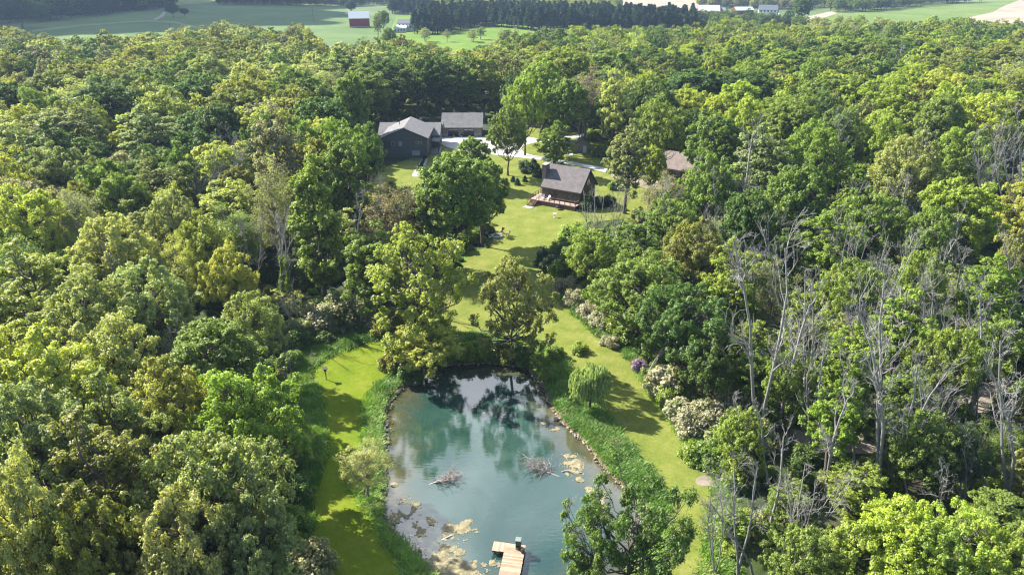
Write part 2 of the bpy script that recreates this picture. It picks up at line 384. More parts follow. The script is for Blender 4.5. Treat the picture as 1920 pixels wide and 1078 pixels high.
sheet('gravel_yard', smooth_poly(GP([(1150, 322), (1180, 318), (1225, 326), (1262, 344), (1290, 352), (1280, 362), (1235, 358), (1200, 352), (1160, 340), (1146, 332)]), 3), .05, M['gravel'])
sheet('garden_path', smooth_poly(GP([(792, 288), (803, 286), (802, 298), (797, 312), (786, 330), (772, 330), (782, 314), (790, 300)]), 3), .06, M['foundation'])
sheet('bare_ground', smooth_poly(GP([(1308, 895), (1340, 890), (1400, 896), (1430, 905), (1420, 920), (1380, 915), (1330, 912), (1306, 908)]), 3), .045, M['gravel'])
sheet('bare_ground', smooth_poly(GP([(1800, 730), (1860, 715), (1920, 712), (1990, 712), (1990, 735), (1900, 745), (1860, 790), (1830, 800), (1815, 770)]), 3), .045, M['gravel'])
sheet('bare_ground', smooth_poly(GP([(1440, 800), (1560, 815), (1650, 820), (1700, 850), (1600, 850), (1500, 835), (1430, 825)]), 3), .045, M['gravel'])

# far fields
def field(name, poly, stops, dz, sc=.03, rows=None):
    m, n, l, o = mat(name+'_cover'); v = tc(n, l, 'Object'); f = noise(n, l, v, sc, 8, .7)
    c = ramp(n, l, f, stops)
    if rows:
        w = n.new("ShaderNodeTexWave"); w.inputs['Scale'].default_value = .06; w.inputs['Distortion'].default_value = 3; w.inputs['Detail'].default_value = 3
        l.new(tc(n, l, 'Object', rot=(0, 0, rows)), w.inputs[0]); c = mix(n, l, .04, c, w.outputs[0], 'OVERLAY')
    principled(n, l, o, c, .95, None, 0, .1)
    sheet(name, GP(poly), dz, m, cell=30)
field('hay_field', [(-80, 110), (-80, 40), (0, 52), (60, 50), (180, 33), (320, 14), (420, 12), (520, 12), (640, 12), (650, 30), (700, 30), (730, 20), (740, 60), (700, 120), (300, 120)], [(.3, (.075, .125, .040)), (.5, (.105, .165, .052)), (.7, (.155, .20, .065))], .25, .02, .9)
field('green_field', [(728, 90), (735, 50), (745, 30), (790, 28), (1000, 50), (1010, 80), (990, 120), (760, 120)], [(.3, (.09, .17, .02)), (.5, (.13, .21, .03)), (.7, (.19, .24, .05))], .30, .03, 1.3)
field('distant_meadow', [(325, -2), (420, -6), (640, -6), (640, 4), (520, 2), (400, 6), (330, 11)], [(.3, (.15, .2, .05)), (.7, (.22, .26, .08))], .33)
field('ploughed_field', [(1150, -6), (1330, -6), (1320, 6), (1300, 24), (1170, 20)], [(.3, (.26, .21, .15)), (.6, (.38, .31, .23)), (.8, (.32, .27, .19))], .30, .03, .2)
field('pasture', [(1540, 30), (1560, 25), (1700, 14), (1850, 0), (2000, -8), (2000, 110), (1600, 110), (1500, 70)], [(.3, (.09, .15, .03)), (.5, (.13, .19, .045)), (.7, (.20, .23, .08))], .28, .02, .4)
field('ploughed_field', [(1755, 50), (1800, 38), (1862, 24), (1920, -2), (2010, -8), (2010, 80), (1900, 80), (1800, 62)], [(.3, (.26, .20, .15)), (.6, (.42, .33, .25)), (.8, (.34, .28, .21))], .36, .03, .3)
field('farm_yard', [(1440, 42), (1490, 38), (1560, 22), (1570, 26), (1520, 44), (1450, 50)], [(.3, (.28, .24, .17)), (.7, (.4, .35, .28))], .38)
field('farm_track', [(60, 58), (150, 48), (230, 42), (275, 39.5), (330, 42), (372, 52), (366, 54), (328, 45), (275, 42), (230, 44.5), (150, 51), (60, 62)], [(.3, (.16, .2, .07)), (.7, (.26, .28, .13))], .42)
field('farm_track', [(287, 38), (300, 31), (306, 24), (311, 24), (307, 33), (292, 40)], [(.3, (.25, .24, .18)), (.7, (.36, .33, .26))], .45)

# ------------------------------------------------------------------ pond water
xs = np.arange(-24, 26, .5); ys = np.arange(34, 80, .5); WX, WY = np.meshgrid(xs, ys); sw = sd_poly(WX, WY, POND)
keep = sw < .8
vid = -np.ones(WX.shape, int); vid[keep] = np.arange(keep.sum())
q = np.stack([vid[:-1, :-1].ravel(), vid[:-1, 1:].ravel(), vid[1:, 1:].ravel(), vid[1:, :-1].ravel()], 1); q = q[(q >= 0).all(1)]
pme = quad_mesh('pond_water', np.stack([WX[keep], WY[keep], np.full(keep.sum(), WATER_Z)], 1), q, None, smooth=True)
a = pme.attributes.new('depth', 'FLOAT', 'POINT'); a.data.foreach_set('value', (-sw[keep]).astype(np.float32))
m, n, l, o = mat('pond_water')
v = tc(n, l, 'Object'); dn = math_n(n, l, 'ADD', attr(n, 'depth'), math_n(n, l, 'MULTIPLY', math_n(n, l, 'SUBTRACT', noise(n, l, v, .30, 6, .65), .5), 7.0))
mr = n.new("ShaderNodeMapRange"); mr.inputs[1].default_value = -1; mr.inputs[2].default_value = 7; l.new(dn, mr.inputs[0])
silt = ramp(n, l, noise(n, l, v, 1.2, 6, .7), [(.3, (.05, .045, .02)), (.7, (.13, .11, .06))])
deep = ramp(n, l, noise(n, l, v, .12, 5, .6, .8), [(.3, (.014, .046, .034)), (.7, (.036, .080, .064))])
c = mix(n, l, ramp(n, l, mr.outputs[0], [(.1, (0, 0, 0)), (.7, (1, 1, 1))]), silt, deep)
w1 = n.new("ShaderNodeTexWave"); w1.inputs['Scale'].default_value = .75; w1.inputs['Distortion'].default_value = 5; w1.inputs['Detail'].default_value = 3; w1.inputs['Detail Scale'].default_value = 1.2
l.new(tc(n, l, 'Object', rot=(0, 0, 1.75)), w1.inputs[0])
hgt = math_n(n, l, 'ADD', math_n(n, l, 'MULTIPLY', math_n(n, l, 'MULTIPLY', w1.outputs[1], noise(n, l, v, .15, 3, .6)), .12), noise(n, l, tc(n, l, 'Object', (.6, 2.2, 1)), 1.6, 4, .55))
p = principled(n, l, o, c, .035, bump(n, l, hgt, .10, .05), 0, .5); p.inputs['IOR'].default_value = 1.95
pme.materials.append(m); tag(link('pond_water', pme), kind='structure')
# ================================================================== VEGETATION SHAPES
def unit(v): return v/np.maximum(np.linalg.norm(v, axis=-1, keepdims=True), 1e-9)
def rand_dirs(r, n, zmin=-1.0):
    z = r.uniform(zmin, 1, n); t = r.uniform(0, 2*np.pi, n); s = np.sqrt(1-z*z)
    return np.stack([s*np.cos(t), s*np.sin(t), z], 1)
def cards(r, C, N, size, aspect=1.35):
    """one bent leaf-spray quad at every centre C, facing N"""
    n = len(C); a = unit(np.cross(N, unit(r.normal(size=(n, 3))))); b = np.cross(N, a)
    s = size*r.uniform(.6, 1.35, n)[:, None]; f = N*s*.28
    V = np.stack([C-a*s*aspect*.5-f, C-b*s*.42+f*.5, C+a*s*aspect*.5-f*.6, C+b*s*.42+f*.5], 1).reshape(-1, 3)
    return V, np.arange(4*n).reshape(-1, 4)
def tubes(paths, sides=5):
    """paths: list of (points (k,3), radii (k))"""
    VV, QQ, b = [], [], 0; ang = np.arange(sides)*2*np.pi/sides; ca, sa = np.cos(ang), np.sin(ang)
    for P, R in paths:
        P = np.asarray(P, float); k = len(P); D = unit(np.gradient(P, axis=0))
        ref = np.where(abs(D[:, 2:3]) < .9, [[0, 0, 1.]], [[1., 0, 0]])
        U = unit(np.cross(D, ref)); W = np.cross(D, U)
        V = P[:, None]+(U[:, None]*ca[None, :, None]+W[:, None]*sa[None, :, None])*np.asarray(R)[:, None, None]
        VV.append(V.reshape(-1, 3)); i = np.arange(k-1)[:, None]*sides+np.arange(sides)[None]; j = np.arange(k-1)[:, None]*sides+(np.arange(sides)[None]+1) % sides
        QQ.append(np.stack([i, j, j+sides, i+sides], -1).reshape(-1, 4)+b); b += k*sides
    return np.concatenate(VV), np.concatenate(QQ)
def bent(r, a, b, k=5, wob=.12, sag=0.0):
    a = np.asarray(a, float); b = np.asarray(b, float); t = np.linspace(0, 1, k)[:, None]; L = np.linalg.norm(b-a)
    P = a+(b-a)*t; off = r.normal(size=(k, 3))*wob*L*.5*np.sin(np.pi*t); P = P+off
    P[:, 2] += sag*L*np.sin(np.pi*t[:, 0]); return P

def broadleaf(seed, H=18., R=5.5, zc=.64, rz=.36, puffs=48, subs=11, leaf=.36, per=30, jag=.18, low=-.45, open_=.0, pr=.27, lean=0.0, multi=1, dense_in=.25, subr=.42):
    """trunk mesh, crown mesh: a tapered trunk with a limb out to every puff of foliage"""
    r = np.random.default_rng(seed)
    C0 = np.array([lean*H, 0, H*zc]); RZ = H*rz
    D = rand_dirs(r, puffs*4, low); keepi = []
    for i in range(len(D)):                       # spread the puffs evenly
        if all(np.dot(D[i], D[j]) < math.cos(1.9/math.sqrt(puffs)) for j in keepi): keepi.append(i)
        if len(keepi) >= puffs: break
    D = D[keepi]; lob = 1+jag*np.sin(D[:, 0]*3+seed)*np.cos(D[:, 1]*2.6+seed*1.7)+r.normal(size=len(D))*jag*.7
    rad = np.clip(lob, .55, 1.4)*(1-pr*.6)
    P = C0+D*rad[:, None]*np.array([R, R, RZ])
    nin = int(len(P)*dense_in); Pi = C0+rand_dirs(r, nin)*np.array([R, R, RZ])*r.uniform(.2, .6, nin)[:, None]; P = np.concatenate([P, Pi])
    if open_: P = P[r.random(len(P)) > open_]
    n = len(P); pw = R*pr*r.uniform(.7, 1.3, n)
    # sub-puffs
    out = unit(P-C0+np.array([0, 0, RZ*.35])); S = rand_dirs(r, n*subs).reshape(n, subs, 3)+out[:, None]*.55; S = unit(S)
    S[..., 2] *= .75
    SC_ = P[:, None]+S*pw[:, None, None]*r.uniform(.45, 1.05, (n, subs, 1)); sr = (pw*subr)[:, None]*r.uniform(.65, 1.25, (n, subs))
    SC_ = SC_.reshape(-1, 3); sr = sr.reshape(-1)
    m_ = len(SC_); dd = rand_dirs(r, m_*per).reshape(m_, per, 3); dd = unit(dd+np.array([0, 0, .25]))
    ctr = SC_[:, None]+dd*sr[:, None, None]*(r.random((m_, per, 1))**.45)
    nor = unit(dd*1.0+np.array([0, 0, .6])+r.normal(size=dd.shape)*.38)
    V, Qd = cards(r, ctr.reshape(-1, 3), nor.reshape(-1, 3), leaf)
    rv = np.clip(np.repeat(r.random(m_), per)*.5+r.random(m_*per)*.5, 0, 1)
    crown = quad_mesh('crown', V, Qd, None, rv)
    # wood
    paths = []; base_r = H*.017+.06
    for q in range(multi):
        off = np.array([r.normal()*.5, r.normal()*.5, 0])*(multi > 1)
        top = C0+np.array([0, 0, RZ*.45])+off*3*(multi > 1)
        T = bent(r, off, top, 8, .05); T[0] = off; T[1] = off*.9+np.array([0, 0, T[1][2]])
        paths.append((T, base_r/math.sqrt(multi)*np.linspace(1, .22, 8)*np.r_[1.3, np.ones(7)]))
    for i in range(n):
        T = paths[i % multi][0]; tz = np.clip(P[i, 2]-np.linalg.norm(P[i, :2]-C0[:2])*.75, H*.22, C0[2]+RZ*.35)
        k = int(np.argmin(abs(T[:, 2]-tz))); a = T[k]
        paths.append((bent(r, a, P[i], 6, .16, -.05), np.linspace(base_r*.33, .035, 6)*(pw[i]/(R*pr))))
        for _ in range(3):
            e = P[i]+rand_dirs(r, 1)[0]*pw[i]*.95; paths.append((bent(r, paths[-1-_][0][4] if _ == 0 else P[i], e, 3, .15), [.05, .03, .015]))
    TV, TQ = tubes(paths, 5); return quad_mesh('trunk', TV, TQ, None, None, True), crown

def bare_tree(seed, H=18., spread=.35, levels=4, base=None, fork=2, dead=.0, start=.3, kids=(5, 5, 4), droop=0.0, thin=1.0):
    r = np.random.default_rng(seed); paths = []; base = base or H*.0098+.02
    def grow(a, d, L, rad, lev):
        k = 6 if lev == 0 else 5 if lev == 1 else 4
        P = [np.array(a, float)]; dd = np.array(d, float)
        for i in range(k-1):
            dd = unit(dd+r.normal(size=3)*(.08 if lev == 0 else .24)+np.array([0, 0, .05 if lev < 2 else -droop])); P.append(P[-1]+dd*L/(k-1))
        P = np.array(P); tip = .35 if lev < levels-1 else .4
        R_ = np.linspace(rad, max(rad*tip, .010), k); paths.append((P, R_))
        if lev >= levels-1: return
        nk = kids[min(lev, len(kids)-1)]+r.integers(-1, 2)
        for j in range(max(2, nk)):
            t = r.uniform(start if lev == 0 else .2, 1.0); i = min(int(t*(k-1)), k-2); f = t*(k-1)-i
            p = P[i]*(1-f)+P[i+1]*f; pr_ = R_[i]*(1-f)+R_[i+1]*f
            az = r.uniform(0, 2*np.pi); w = unit(np.cross(dd, rand_dirs(r, 1)[0])); ang = r.uniform(.3, .68)
            nd = unit(dd*math.cos(ang)+w*math.sin(ang)+np.array([0, 0, .28])); grow(p, nd, L*(1-.45*t)*r.uniform(.45, .72) if lev else H*r.uniform(.15, .32)*(1.15-.5*t), pr_*.62, lev+1)
    for q in range(fork):
        d = unit(np.array([r.normal()*spread*.5*(fork > 1), r.normal()*spread*.5*(fork > 1), 1])); grow((r.normal()*.1, r.normal()*.1, 0), d, H*r.uniform(.8, 1.0), base/math.sqrt(fork)*1.15, 0)
    big = [p for p in paths if p[1][0] > .03]; small = [p for p in paths if p[1][0] <= .03]
    small = [(p, np.maximum(np.array(q)*thin, .012)) for p, q in small]
    V1, Q1 = tubes(big, 6); z = V1[:, 2].max(); me = quad_mesh('trunk', V1*np.array([1, 1, H/z]), Q1, None, None, True)
    V2, Q2 = tubes(small, 3); tw = quad_mesh('twigs', V2*np.array([1, 1, H/z]), Q2, None)
    return me, tw, paths, H/z

def ivy_sleeve(seed, paths, zs, top, leaf=.3, rad=.45, n=5000):
    r = np.random.default_rng(seed); big = [p for p in paths if p[1][0] > .075]; C = []; N = []
    for P, R in big:
        k = n//len(big)
        t = r.random(k)*(len(P)-1); i = t.astype(int); f = (t-i)[:, None]; c = P[i]*(1-f)+P[np.minimum(i+1, len(P)-1)]*f
        d = rand_dirs(r, k); d[:, 2] *= .4; d = unit(d); w = rad*(.6+.5*np.sin(c[:, 2]*1.3+seed))+.12
        C.append(c+d*(w*r.random(k)**.5)[:, None]); N.append(unit(d+r.normal(size=d.shape)*.35))
    C = np.concatenate(C); N = np.concatenate(N); k = C[:, 2]*zs < top; C = C[k]*np.array([1, 1, zs]); N = N[k]
    V, Qd = cards(r, C, N, leaf); return quad_mesh('ivy', V, Qd, None, r.random(len(C)))

def conifer(seed, H=16., R=2.6, bare=.3, leaf=.5, tiers=20):
    r = np.random.default_rng(seed); C = []; N = []; paths = [(np.array([[0, 0, 0], [0, 0, H*.5], [0, 0, H]]), [H*.013+.05, H*.009+.03, .02])]
    for t in range(tiers):
        z = H*(bare+(1-bare)*(t/tiers)**.9); w = R*(1-(t/tiers))**.75*r.uniform(.75, 1.15)+.25
        for b in range(9):
            az = r.uniform(0, 2*np.pi); e = np.array([math.cos(az)*w, math.sin(az)*w, z-w*.22+r.normal()*.2]); s = np.array([0, 0, z+.15*w])
            paths.append((np.array([s, (s+e)/2+[0, 0, .05*w], e]), [.05, .03, .012])); k = int(10+14*w/R)
            u = r.random(k)[:, None]**.7; c = s*(1-u)+e*u+r.normal(size=(k, 3))*.16*w*(.35+.4*u); C.append(c); N.append(unit(r.normal(size=(k, 3))*.6+[0, 0, 1]))
    C = np.concatenate(C); N = np.concatenate(N); V, Qd = cards(r, C, N, leaf, 1.6)
    TV, TQ = tubes(paths, 5); return quad_mesh('trunk', TV, TQ, None, None, True), quad_mesh('crown', V, Qd, None, r.random(len(C)))

def willow_shape(seed, H=5.6, R=2.7):
    r = np.random.default_rng(seed); paths = [(bent(r, (0, 0, 0), (0, 0, H*.75), 5, .05), np.linspace(.2, .08, 5))]; C = []; N = []
    hub = [(r.uniform(0, 6.28), r.uniform(.1, .8)*R, r.uniform(.72, 1.0)) for _ in range(17)]
    for i in range(420):
        haz, hw_, hz_ = hub[i % 17]; cx_, cy_ = math.cos(haz)*hw_, math.sin(haz)*hw_; az = r.uniform(0, 2*np.pi); q_ = R*.36*math.sqrt(r.random()); w = math.hypot(cx_, cy_)+q_*.5
        zt = H*hz_*(1-.22*(w/R)**2)*r.uniform(.93, 1.0)-q_*.5; L = zt*r.uniform(.2, .62); c0 = np.array([cx_+math.cos(az)*q_, cy_+math.sin(az)*q_, zt])
        if i < 60: paths.append((np.array([[0, 0, H*.5], [c0[0]*.5, c0[1]*.5, zt*.85], c0]), [.07, .04, .02]))
        k = int(20+50*L/H); t = r.random(k); o_ = c0[:2]/max(np.hypot(*c0[:2]), .2); c = c0+np.stack([o_[0]*.45*np.sqrt(t), o_[1]*.45*np.sqrt(t), -L*t], 1)+r.normal(size=(k, 3))*.06
        d = rand_dirs(r, k); d[:, 2] *= .25; C.append(c); N.append(unit(d+np.array([o_[0], o_[1], .3])*.6))
    C = np.concatenate(C); N = np.concatenate(N); n = len(C); a = np.array([[0, 0, 1.]])+r.normal(size=(n, 3))*.2; a = unit(a); b = unit(np.cross(N, a)); s = .17*r.uniform(.7, 1.4, n)[:, None]
    V = np.stack([C-a*s, C-b*s*.35, C+a*s, C+b*s*.35], 1).reshape(-1, 3)
    TV, TQ = tubes(paths, 5); return quad_mesh('trunk', TV, TQ, None, None, True), quad_mesh('crown', V, np.arange(4*n).reshape(-1, 4), None, r.random(n))

def bush(seed, R=1.5, H=2.2, leaf=.22, n=3600, lumps=22, twiggy=False):
    r = np.random.default_rng(seed); D = rand_dirs(r, lumps, .0); P = D*np.array([R, R, H*.8])*r.uniform(.55, 1., (lumps, 1)); P[:, 2] += H*.1; k = n//lumps
    dd = rand_dirs(r, lumps*k).reshape(lumps, k, 3); dd = unit(dd+[0, 0, .3]); rr = R*.38*r.uniform(.6, 1.3, lumps)
    C = (P[:, None]+dd*rr[:, None, None]*(r.random((lumps, k, 1))**.5)).reshape(-1, 3); N = unit(dd*.8+[0, 0, .5]+r.normal(size=dd.shape)*.5).reshape(-1, 3)
    ok = C[:, 2] > .02; C = C[ok]; N = N[ok]; V, Qd = cards(r, C, N, leaf)
    paths = [(bent(r, (0, 0, 0), p, 4, .2), [.05, .035, .025, .012]) for p in P]; TV, TQ = tubes(paths, 4)
    return quad_mesh('stems', TV, TQ, None, None, True), quad_mesh('foliage', V, Qd, None, np.clip(np.repeat(r.random(lumps), k)[ok]*.4+r.random(len(C))*.6, 0, 1))

def tuft(seed, h=.7, n=26, w=.05, spread=.35):
    r = np.random.default_rng(seed); V = []; Qd = []
    for i in range(n):
        az = r.uniform(0, 6.28); p = r.normal(size=2)*spread*.5; d = np.array([math.cos(az), math.sin(az)]); q = np.array([-d[1], d[0]])*w*r.uniform(.6, 1.4); hh = h*r.uniform(.5, 1.1); ln = hh*r.uniform(.3, 1.1)
        b = len(V); m1 = p+d*ln*.35; e = p+d*ln
        V += [(*(p-q), 0), (*(p+q), 0), (*(m1+q*.8), hh*.6), (*(m1-q*.8), hh*.6), (*(e+q*.15), hh), (*(e-q*.15), hh)]; Qd += [(b, b+1, b+2, b+3), (b+3, b+2, b+4, b+5)]
    return quad_mesh('tuft', V, Qd, None, np.repeat(r.random(n), 2))

# each kind: list of (trunk mesh, crown mesh, H, R)
def kind(name, n, seed0, H, R, leafmat='leaf', barkmat='bark', **kw):
    out = []
    for i in range(n):
        t, c = broadleaf(seed0+i, H, R, **kw); t.materials.append(M[barkmat]); c.materials.append(M[leafmat]); out.append((t, c, H, R))
    return out
K = {
 'maple': kind('maple', 3, 10, 18, 5.6, puffs=96, subs=10, leaf=.215, per=46, jag=.12, low=-.6, pr=.20),
 'oak':   kind('oak', 4, 30, 17, 6.2, zc=.62, rz=.34, puffs=88, subs=10, leaf=.21, per=42, jag=.22, low=-.6, open_=.12, pr=.195),
 'ash':   kind('ash', 3, 50, 20, 4.2, zc=.62, rz=.38, puffs=74, subs=10, leaf=.21, per=38, jag=.25, low=-.85, open_=.12, pr=.24),
 'poplar': kind('poplar', 2, 60, 22, 3.2, zc=.54, rz=.46, puffs=50, subs=12, leaf=.22, per=48, jag=.2, low=-.95, pr=.36),
 'sparse': kind('sparse', 3, 70, 19, 4.6, zc=.62, rz=.38, barkmat='twig', puffs=50, subs=10, leaf=.17, per=22, jag=.3, low=-.7, pr=.30, subr=.6),
}
def openoak(seed):
    t, c = broadleaf(seed, 16, 6.4, .60, .40, puffs=62, subs=14, leaf=.20, per=40, jag=.30, low=-.9, open_=.30, pr=.19, dense_in=.1); t.materials.append(M['bark']); c.materials.append(M['leaf']); return (t, c, 16, 6.4)
K['openoak'] = [openoak(81), openoak(84)]
t, c = broadleaf(88, 16, 6.4, .60, .40, puffs=92, subs=10, leaf=.23, per=36, jag=.28, low=-.9, open_=.26, pr=.18, dense_in=.15); t.materials.append(M['bark']); c.materials.append(M['leaf']); K['fulloak'] = [(t, c, 16, 6.4)]
BARE = []
for i, (H, fk, sp, kd) in enumerate([(19, 1, .10, (11, 5, 4)), (18, 2, .13, (8, 5, 4)), (20, 3, .14, (6, 5, 4)), (17, 1, .14, (10, 5, 4)), (15, 4, .26, (5, 5, 4)), (19, 2, .10, (8, 5, 4))]):
    t, tw, pt, zs = bare_tree(100+i, H, sp, 4, fork=fk, kids=kd, start=.35); t.materials.append(M['pale_bark']); tw.materials.append(M['pale_bark']); BARE.append((t, tw, H, pt, zs))
IVY = []
for i in (0, 1, 5):
    iv = ivy_sleeve(200+i, BARE[i][3], BARE[i][4], BARE[i][2]*.62); iv.materials.append(M['leaf']); IVY.append((BARE[i][0], BARE[i][1], BARE[i][2], iv))
PINE = []
for i in range(3):
    t, c = conifer(300+i, 17, 2.7, .32, .55); t.materials.append(M['bark']); c.materials.append(M['needle']); PINE.append((t, c, 17, 2.7))
SPRUCE = []
t, c = conifer(310, 3, 1.2, .05, .22, 16); t.materials.append(M['bark']); c.materials.append(M['needle']); SPRUCE.append((t, c, 3, 1.2))
WIL = willow_shape(320); WIL[0].materials.append(M['bark']); WIL[1].materials.append(M['leaf'])
BUSH = {}
for nm_, mt_, cnt in (('green', 'leaf', 3), ('white', 'white_blossom', 2), ('lilac', 'lilac_blossom', 1)):
    BUSH[nm_] = []
    for i in range(cnt):
        s_, f_ = bush(400+i*7+len(nm_), 1.5, 2.3, .17, 5200, 30); s_.materials.append(M['twig']); f_.materials.append(M[mt_]); BUSH[nm_].append((s_, f_, 2.3, 1.5))
SM = {'yg': (0.424, 0.453, 0.090), 'sage': (0.323, 0.367, 0.132), 'mid': (0.204, 0.289, 0.054), 'deep': (0.109, 0.183, 0.037), 'bright': (0.262, 0.355, 0.052), 'olive': (0.259, 0.283, 0.066),
      'lime': (0.363, 0.438, 0.057), 'grey': (0.302, 0.309, 0.170), 'pale': (0.446, 0.478, 0.180), 'brown': (0.288, 0.243, 0.129), 'dark': (0.061, 0.111, 0.042)}
SHADE_WORD = {'yg': 'yellow-green', 'sage': 'sage green', 'mid': 'mid green', 'deep': 'deep green', 'bright': 'bright green', 'olive': 'olive green', 'lime': 'lime green', 'grey': 'grey-green', 'pale': 'pale green', 'brown': 'brownish', 'dark': 'dark green'}
KIND_WORD = {'maple': 'round dense', 'oak': 'broad clumpy', 'ash': 'tall oval', 'poplar': 'tall narrow', 'sparse': 'thin airy', 'openoak': 'open spreading', 'fulloak': 'full spreading'}
KIND_NAME = {'maple': 'maple_tree', 'oak': 'oak_tree', 'ash': 'ash_tree', 'poplar': 'poplar_tree', 'sparse': 'sparse_tree', 'openoak': 'oak_tree', 'fulloak': 'oak_tree'}

PENDING = []        # things whose label is written once all are placed
def vary(c, r, a=.14):
    k = r.uniform(1-a, 1+a); return (c[0]*k*r.uniform(.92, 1.08), c[1]*k, c[2]*k*r.uniform(.85, 1.15), 1)
def put_tree(x, y, kd, shade, height, width, rot=None, r=rng, group='broadleaved trees of the wood', label=None, tilt=(0, 0)):
    t, c, H, R = K[kd][r.integers(len(K[kd]))]
    root = thing(KIND_NAME[kd], label, 'tree', (x, y, float(relief(x, y))-.05), rot if rot is not None else r.uniform(0, 6.28), group)
    sz = height/H; sx = width/(2*R); root.scale = (sx, sx, sz)
    if tilt != (0, 0): root.rotation_euler = (tilt[1], tilt[0], root.rotation_euler.z)
    link('trunk', t, root); o = link('crown', c, root); o.color = vary(SM[shade], r)
    if label is None: PENDING.append((root, f"{SHADE_WORD[shade]} {KIND_WORD[kd]} tree", x, y, height*.65, height, width))
    return root
def by_crown(px, py, rpx, height, kd, shade, **kw):
    """the photo's crown centre and half-width in pixels -> a tree of that height on the ground"""
    x, y = G(px, py, height*.62); d = proj(x, y, height*.62)[2]; w = 2*rpx*d/F
    return put_tree(x, y, kd, shade, height, w, **kw), x, y, w
def top_z(x, y, py):
    """height at which the vertical over (x, y) meets picture row py"""
    k = (539-py)/F; return CAMH+y*(k*CP-SP)/(CP+k*SP)
# ================================================================== BUILDINGS
def gable(root, x0, x1, y0, y1, z0, ze, zr, axis, wall_m, roof_m, oh=.45, thick=.16, wall_name='wall', roof_name='roof', trim=None):
    """walls with gable ends and a pitched roof; ridge along 'x' or 'y'; everything local to root"""
    w = MB()
    if axis == 'x':
        ym = (y0+y1)/2; cs = [(x0, y0), (x1, y0), (x1, y1), (x0, y1)]
        w.poly([(x0, y0, z0), (x1, y0, z0), (x1, y0, ze), (x0, y0, ze)]); w.poly([(x1, y1, z0), (x0, y1, z0), (x0, y1, ze), (x1, y1, ze)])
        for x in (x0, x1): w.poly([(x, y0, z0), (x, y1, z0), (x, y1, ze), (x, ym, zr), (x, y0, ze)])
    else:
        xm = (x0+x1)/2
        w.poly([(x0, y0, z0), (x0, y1, z0), (x0, y1, ze), (x0, y0, ze)]); w.poly([(x1, y0, z0), (x1, y1, z0), (x1, y1, ze), (x1, y0, ze)])
        for y in (y0, y1): w.poly([(x0, y, z0), (x1, y, z0), (x1, y, ze), (xm, y, zr), (x0, y, ze)])
    w.build(wall_name, wall_m, root)
    rf = MB(); tr = MB()
    if axis == 'x':
        half = (y1-y0)/2; s = (zr-ze)/half; lo = ze-s*oh; g = .03
        for sg, ye in ((-1, y0-oh), (1, y1+oh)):
            a = [(x0-oh, ye, lo+g), (x1+oh, ye, lo+g), (x1+oh, ym, zr+g), (x0-oh, ym, zr+g)]
            rf.hexa(a+[(p[0], p[1], p[2]+thick) for p in a])
            tr.box(x0-oh+.01, x1+oh-.01, min(ye, ye-sg*.05), max(ye, ye-sg*.05), lo-.14, lo+.028)
            for xe in (x0-oh, x1+oh-.06): tr.hexa([(xe, ye, lo-.15), (xe+.06, ye, lo-.15), (xe+.06, ym, zr-.15), (xe, ym, zr-.15), (xe, ye, lo+.025), (xe+.06, ye, lo+.025), (xe+.06, ym, zr+.025), (xe, ym, zr+.025)])
    else:
        half = (x1-x0)/2; s = (zr-ze)/half; lo = ze-s*oh; g = .03
        for sg, xe in ((-1, x0-oh), (1, x1+oh)):
            a = [(xe, y0-oh, lo+g), (xe, y1+oh, lo+g), (xm, y1+oh, zr+g), (xm, y0-oh, zr+g)]
            rf.hexa(a+[(p[0], p[1], p[2]+thick) for p in a])
            tr.box(min(xe, xe-sg*.05), max(xe, xe-sg*.05), y0-oh+.01, y1+oh-.01, lo-.14, lo+.028)
            for ye in (y0-oh, y1+oh-.06): tr.hexa([(xe, ye, lo-.15), (xe, ye+.06, lo-.15), (xm, ye+.06, zr-.15), (xm, ye, zr-.15), (xe, ye, lo+.025), (xe, ye+.06, lo+.025), (xm, ye+.06, zr+.025), (xm, ye, zr+.025)])
    ro = rf.build(roof_name, roof_m, root); tr.build('fascia', trim or M['trim'], ro); return ro
def window(root, x, z, w, h, y, face=-1, glass='glass', frame='pale_trim', name='window', bars=1):
    """on a wall lying along local x at depth y, facing -y (face=-1)"""
    f = MB(); t = .07; ya, yb = (y-.06, y+.02) if face < 0 else (y-.02, y+.06)
    f.box(x-w/2-t, x+w/2+t, ya, yb, z-t, z); f.box(x-w/2-t, x+w/2+t, ya, yb, z+h, z+h+t); f.box(x-w/2-t, x-w/2, ya, yb, z, z+h); f.box(x+w/2, x+w/2+t, ya, yb, z, z+h)
    for k in range(bars): xx = x-w/2+w*(k+1)/(bars+1); f.box(xx-.03, xx+.03, ya+.005, yb-.005, z, z+h)
    fo = f.build(name, M[frame], root); g = MB().box(x-w/2, x+w/2, y-.03, y+.01, z, z+h); g.build('pane', M[glass], fo); return fo
def window_x(root, y, z, w, h, x, glass='glass', frame='pale_trim'):
    f = MB(); t = .07
    f.box(x-.02, x+.06, y-w/2-t, y+w/2+t, z-t, z); f.box(x-.02, x+.06, y-w/2-t, y+w/2+t, z+h, z+h+t); f.box(x-.02, x+.06, y-w/2-t, y-w/2, z, z+h); f.box(x-.02, x+.06, y+w/2, y+w/2+t, z, z+h)
    fo = f.build('window', M[frame], root); MB().box(x-.01, x+.03, y-w/2, y+w/2, z, z+h).build('pane', M[glass], fo)

# --- slate house with the gabled front
hx, hy = G(714, 300); HX0, HX1 = -24.4+ -11.6, -24.0
house = thing('slate_house', 'slate grey gabled house with grey shingle roof behind the big maple', 'house', (-29.8, 188.5, 0))
